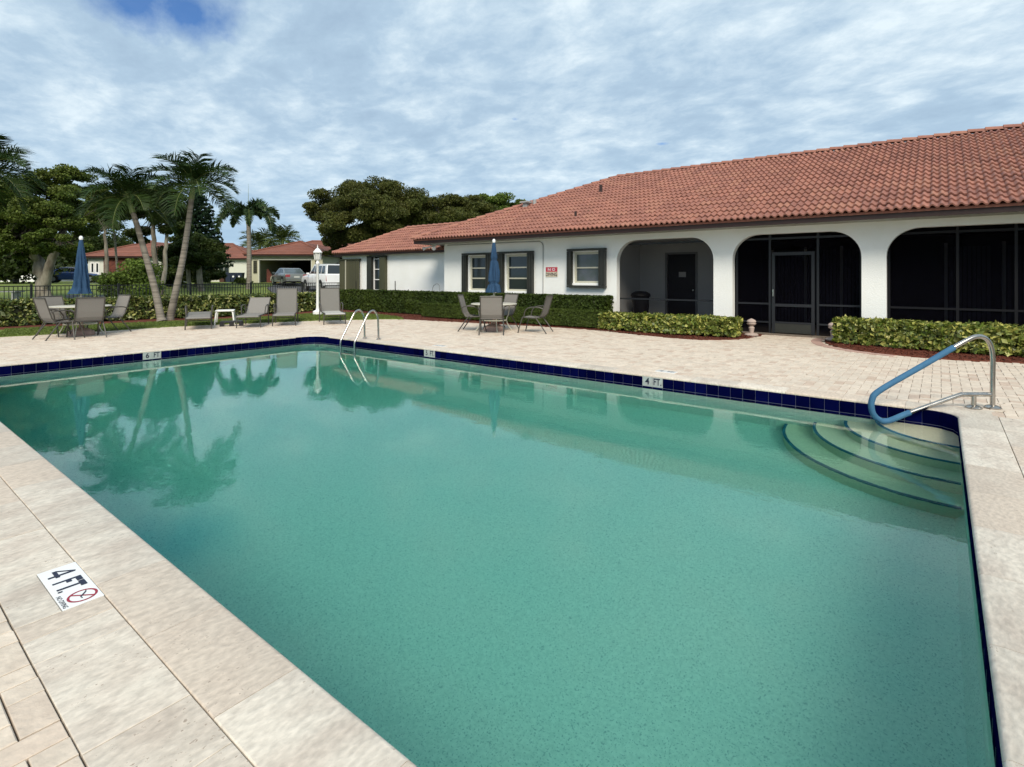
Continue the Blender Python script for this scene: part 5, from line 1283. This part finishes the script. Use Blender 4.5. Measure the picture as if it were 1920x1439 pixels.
# house A: garage house. local axes: x across (right), y away
qa = atd(470, 52); za = .84
A = empty('garage_house', 'cream bungalow with an open double garage and red tiled hip roofs beyond the lawn', 'building', (qa[0], qa[1], za), YAW)
b = MB(); b.box(0, .83, 0, .25, -.2, 2.62); b.box(5.8, 6.9, 0, .25, -.2, 2.62); b.box(.83, 5.8, 0, .25, 2.15, 2.62); b.box(0, .25, .25, 9.8, -.2, 2.62); b.box(6.65, 6.9, .25, 9.8, -.2, 2.62); b.build('garage_wall', 'housewall', A)
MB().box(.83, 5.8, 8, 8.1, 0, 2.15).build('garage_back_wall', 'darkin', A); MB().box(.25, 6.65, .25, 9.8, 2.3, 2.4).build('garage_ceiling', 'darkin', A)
b = MB(); b.box(.76, .83, -.02, .26, -.1, 2.22); b.box(5.8, 5.87, -.02, .26, -.1, 2.22); b.box(.83, 5.8, -.02, .26, 2.15, 2.22); b.build('door_frame', 'housewhite', A)
b = MB(); b.box(-4.2, 11.5, 10, 10.25, -.4, 2.62); b.box(-4.2, -3.95, 10.25, 19, -.4, 2.62); b.box(11.25, 11.5, 10.25, 19, -.4, 2.62); b.build('wall', 'housewall', A)
b = MB(); b.box(-4.19, -.01, 9.97, 9.998, -.4, .75); b.build('white_plinth', 'housewhite', A)
hip_roof(A, -4.2, 11.5, 10, 19.4, 2.72, .42, rows=12); hip_roof(A, 0, 6.9, 0, 13.0, 2.70, .36, rows=9)
hwin(A, -3.5, -2.6, 10, .75, 2.0, 1); hwin(A, -1.5, -.35, 10, .75, 2.05, 1)
MB().box(-2.2, -1.85, 9.96, 9.999, -.1, 2.05).build('front_door', 'binbrown', A)
for x0 in (.28, 6.2):
    b = MB(); b.box(x0, x0+.34, -.06, -.005, .9, 2.1)
    s = b.build('trellis', 'shutterolive', A)
    m = MB()
    for k in range(6): m.box(x0+.03, x0+.31, -.075, -.062, .98+k*.19, 1.08+k*.19)
    m.build('trellis_panel', 'fence', s)
MB().tube([(.06, -.05, -.1), (.06, -.05, 2.6)], .04, 6).build('downpipe', 'fascia', A)
b = MB(); b.box(0, .9, -.0, .05, -.1, 1.3)
o = MB().prism([(0, 0), (1.5, 0), (1.0, .35), (.45, .8), (.15, 1.35), (0, 1.35)], 0, .12).build('boat_cover', 'brick'); o.location = (*atd(500, 53), .8); o.rotation_euler = (0, 0, YAW); tag(o, 'rusty brown covered shape standing inside the garage opening', 'cover')
# house B: brick house
qb = atd(165, 53)
Bh = empty('brick_house', 'bungalow with a red brick front, white doors and a red tiled roof at the left', 'building', (qb[0], qb[1], za), YAW)
b = MB(); b.box(0, 1.55, 0, .25, -.2, 2.5); b.box(5.6, 7.4, .0, .25, -.2, 2.5); b.box(0, .25, .25, 7, -.2, 2.5); b.box(7.15, 7.4, .25, 7, -.2, 2.5); b.box(-4.0, 12.5, 7, 7.25, -.3, 2.5); b.build('wall', 'housewhite', Bh)
bw_ = MB().box(1.55, 5.6, -.04, .2, -.2, 2.5).build('brick_wall', 'brick', Bh)
bb = MB()
for r_ in range(32):
    for c__ in range(17):
        x = 1.56+c__*.24+(.12 if r_ % 2 else 0); bb.tt = rnd.random()*.98+.01
        if x+.225 < 5.6: bb.box(x, x+.225, -.052, -.041, -.18+r_*.083, -.18+r_*.083+.070)
bb.build('bricks', 'brick', bw_, kind='stuff')
for x0 in (.25, .72): 
    d_ = MB().box(x0, x0+.42, -.03, -.005, -.05, 2.0).build('door', 'white', Bh); MB().box(x0+.12, x0+.3, -.04, -.032, 1.0, 1.85).build('pane', 'pane', d_)
MB().box(-3.6, -.6, 6.9, 6.99, -.2, 2.1).build('garage_door', 'housewhite', Bh)
hwin(Bh, 9.0, 10.2, 7, .8, 2.0, 1); hwin(Bh, 5.9, 7.0, 0, .8, 2.0, 1)
hip_roof(Bh, -4.0, 12.5, 7, 15, 2.6, .40, rows=10); hip_roof(Bh, 0, 7.4, 0, 11, 2.56, .40, rows=9)
qc = atd(-30, 60)
Ch = empty('far_white_house', 'bright white house wall glimpsed at the far left under the tree', 'building', (qc[0], qc[1], .7), YAW)
MB().box(0, 5.6, 0, 6, 0, 2.4).build('wall', 'white', Ch); hip_roof(Ch, 0, 5.6, 0, 6, 2.5, .3, rows=6); hwin(Ch, 1, 2, 0, .9, 1.9, 1)
# wheelie bins
for i, (x, m, lb) in enumerate(((418, 'binbrown', 'brown wheelie bin at the left end of the row by the cream house'), (430, 'binblue', 'navy wheelie bin next to the brown one'), (440, 'binblue', 'navy wheelie bin third along the row by the cream house'), (451, 'binblue', 'navy wheelie bin nearest the foxtail palm'))):
    q = atd(x, 56); t = empty('wheelie_bin', lb, 'bin', (q[0], q[1], za-.05), YAW, 'wheelie bins by the cream house')
    MB().add([(-.22, -.25, .0), (.22, -.25, .0), (.22, .2, .0), (-.22, .2, .0), (-.28, -.33, .95), (.28, -.33, .95), (.28, .3, .95), (-.28, .3, .95)], [(0, 3, 2, 1), (4, 5, 6, 7), (0, 1, 5, 4), (1, 2, 6, 5), (2, 3, 7, 6), (3, 0, 4, 7)]).build('bin_body', m, t)
    MB().cbox(-.3, .3, -.36, .33, .95, 1.02, .03).build('lid', m, t)
    if i > 1: MB().tube([(0, -.295, .62), (0, -.31, .62)], .1, 12).build('emblem', 'mark', t)
# ------------------------------------------------------------------ cars
def car(name, label, cat, loc, rz, paint, L_, w, prof, cabin, tumble, wheels, wr, glass, rear=True, tailx=None, kind='sedan', seams=(1.05, .05, -.95), mirx=.75):
    """local: +x forward. prof: lower body side outline (x,z); cabin: glasshouse outline (x,z)"""
    t = empty(name, label, cat, loc, rz)
    b = MB(); n = len(prof); hw = w/2
    side = lambda s, k: [(x, s*(hw-k*(1 if z > .5 else .3)), z) for x, z in prof]
    Lr = [side(-1, .05), side(-1, 0), side(1, 0), side(1, .05)]
    cen = (sum(p[0] for p in prof)/n, sum(p[1] for p in prof)/n)
    def inset(ring, f): return [(cen[0]+(x-cen[0])*f, y, cen[1]+(z-cen[1])*f) for x, y, z in ring]
    zm = max(z for x, z in prof); zl = min(z for x, z in prof)
    def ins(s, y, e): return [(x+(e if x < cen[0] else -e), s*y, z+(-e*.8 if z > (zm+zl)/2 else e*.3)) for x, z in prof]
    R_ = [ins(-1, hw, .07), ins(-1, hw-.03, .02), ins(-1, hw-.09, 0), ins(1, hw-.09, 0), ins(1, hw-.03, .02), ins(1, hw, .07)]
    vs = [v for r in R_ for v in r]; fs = [(r*n+i, r*n+(i+1) % n, (r+1)*n+(i+1) % n, (r+1)*n+i) for r in range(5) for i in range(n)]
    fs += [tuple(range(n-1, -1, -1)), tuple(5*n+i for i in range(n))]
    b.add(vs, fs); body = b.build('body', paint, t, True)
    m = len(cabin); zb = min(z for x, z in cabin); zt = max(z for x, z in cabin)
    def cy2(z, e=0): return hw-.07-tumble*(z-zb)/(zt-zb)+e
    c_ = MB(); vs = [(x, -cy2(z), z) for x, z in cabin]+[(x, cy2(z), z) for x, z in cabin]
    c_.add(vs, [tuple(range(m-1, -1, -1)), tuple(m+i for i in range(m))]+[(i, (i+1) % m, (i+1) % m+m, i+m) for i in range(m)]); c_.build('cabin', paint, t, True)
    for gl in glass['side']:                                   # side windows
        for s in (-1, 1):
            g = MB(); g.add([(x, s*(cy2(z)+.012), z) for x, z in gl], [tuple(range(len(gl))) if s < 0 else tuple(range(len(gl)-1, -1, -1))]); g.build('side_window', 'carglass', t)
    for nm, (x0, z0, x1, z1), k_ in glass['ends']:
        o_ = .015 if nm == 'rear_window' else -.015
        nx = -1 if nm == 'rear_window' else 1
        g = MB(); g.add([(x0+nx*.012, -cy2(z0)+.08, z0+.012), (x0+nx*.012, cy2(z0)-.08, z0+.012), (x1+nx*.012, cy2(z1)-.07, z1+.012), (x1+nx*.012, -cy2(z1)+.07, z1+.012)], [(0, 1, 2, 3)]); g.build(nm, k_, t)
    for x in wheels:
        for s in (-1, 1):
            MB().tube([(x, s*(hw-.1), wr+.04), (x, s*(hw+.004), wr+.04)], wr*1.2, 24).build('wheel_arch', 'rubber', t, True)
            wh = MB().tube([(x, s*(hw-.22), wr), (x, s*(hw+.012), wr)], wr, 24).build('wheel', 'black', t, True)
            MB().tube([(x, s*(hw), wr), (x, s*(hw+.022), wr)], wr*.64, 16).build('rim', 'rim', wh, True)
    for x in seams:
        for s in (-1, 1): MB().box(x-.008, x+.008, min(s*hw, s*(hw+.004)), max(s*hw, s*(hw+.004)), .42, zm-.1).build('door_seam', 'black', t)
    for x in seams[1:]:
        for s in (-1, 1): MB().box(x+.06, x+.22, min(s*hw, s*(hw+.02)), max(s*hw, s*(hw+.02)), zm-.2, zm-.17).build('door_handle', paint, t)
    for s in (-1, 1): MB().cbox(mirx-.06, mirx+.06, s*(hw+.09)-.09, s*(hw+.09)+.09, zb+.02, zb+.14, .02).build('wing_mirror', paint, t)
    rx = min(x for x, z in prof)
    tz0, tz1, tw = glass['tail']
    for s in (-1, 1): MB().box(rx+.02 if kind != 'sedan' else rx+.0, rx+.22, min(s*(hw-.02), s*(hw-tw)), max(s*(hw-.02), s*(hw-tw)), tz0, tz1).build('tail_light', 'taillight', t)
    MB().box(rx-.012, rx+.1, -.22, .22, .62, .74).build('number_plate', 'plate', t)
    MB().box(rx-.03, rx+.25, -hw+.06, hw-.06, .34, .5).build('bumper', paint if kind == 'sedan' else 'grey', t)
    return t
sed = [(-2.25, .38), (-2.28, .70), (-2.2, .93), (-1.75, 1.0), (-1.1, 1.0), (.9, .93), (1.9, .82), (2.25, .62), (2.25, .35), (1.8, .25), (-1.9, .25)]
sedc = [(-1.72, .98), (-.95, 1.38), (-.4, 1.45), (.25, 1.42), (1.05, .95)]
sg2 = dict(side=[[(-1.25, 1.03), (-.85, 1.33), (-.42, 1.38), (-.35, 1.03)], [(-.28, 1.03), (-.34, 1.38), (.2, 1.36), (.78, 1.0)]], ends=[('rear_window', (-1.66, 1.01, -1.0, 1.36), 'carglass2'), ('windscreen', (.98, .99, .3, 1.40), 'carglass')], tail=(.68, .88, .38))
hd = lambda lat, dep: math.atan2(RT.y*lat+DF.y*dep, RT.x*lat+DF.x*dep)
q = atd(541, 46.5)
car('parked_sedan', 'champagne silver sedan parked on the drive in front of the open garage', 'car', (q[0], q[1], gz(*q)+.03), hd(-.62, .78), 'carsilver', 4.5, 1.82, sed, sedc, .16, (-1.35, 1.4), .32, sg2)
q = atd(140, 52)
car('parked_sedan', 'blue car in front of the brick house, half hidden by the left umbrella', 'car', (q[0]-.6, q[1], gz(*q)+.03), hd(.85, .5), 'carblue', 4.5, 1.82, sed, sedc, .16, (-1.35, 1.4), .32, sg2)
q = atd(-12, 48)
car('parked_sedan', 'dark car cut by the left edge of the picture under the trees', 'car', (q[0], q[1], gz(*q)+.03), hd(-.9, .4), 'cardark', 4.5, 1.82, sed, sedc, .16, (-1.35, 1.4), .32, sg2)
trk = [(-2.9, .55), (-2.92, 1.22), (-2.8, 1.27), (.9, 1.27), (1.25, 1.25), (2.5, 1.16), (2.72, 1.0), (2.75, .5), (2.3, .42), (-2.4, .42)]
trc = [(-2.8, 1.25), (-2.55, 1.92), (-2.3, 1.98), (.0, 2.0), (.25, 1.96), (1.05, 1.25)]
sg3 = dict(side=[[(-2.45, 1.33), (-2.3, 1.84), (-1.75, 1.86), (-1.75, 1.33)], [(-1.6, 1.33), (-1.6, 1.86), (-.95, 1.87), (-.95, 1.33)], [(-.75, 1.33), (-.75, 1.87), (-.2, 1.88), (-.2, 1.33)], [(-.08, 1.33), (-.08, 1.88), (.12, 1.87), (.78, 1.33)]],
           ends=[('rear_window', (-2.78, 1.30, -2.56, 1.88), 'carglass'), ('windscreen', (.98, 1.30, .28, 1.90), 'carglass')], tail=(.8, 1.2, .14))
q = atd(612, 39)
car('pickup_truck', 'white pickup truck with a covered bed parked beside the clubhouse wing', 'truck', (q[0], q[1], gz(*q)+.03), hd(-.60, .80), 'carwhite', 5.6, 1.98, trk, trc, .14, (-1.75, 1.75), .40, sg3, kind='truck', seams=(1.0, .0, -.85), mirx=.8)
q = ground(3, 566)
o = tag(MB().box(-.9, .9, -.3, .3, .35, .42).build('garden_bench', 'grey'), 'grey bench on the lawn beyond the fence at the far left', 'bench'); o.location = (*atd(6, 29), .25); o.rotation_euler = (0, 0, YAW)
for s in (-1, 1): MB().box(s*.7-.04, s*.7+.04, -.25, .25, -.3, .349).build('leg', 'grey', o)
print('pavers', NPAV, 'objects', len(bpy.data.objects), 'tris', sum(len(o.data.polygons)*2 for o in bpy.data.objects if o.type == 'MESH'))
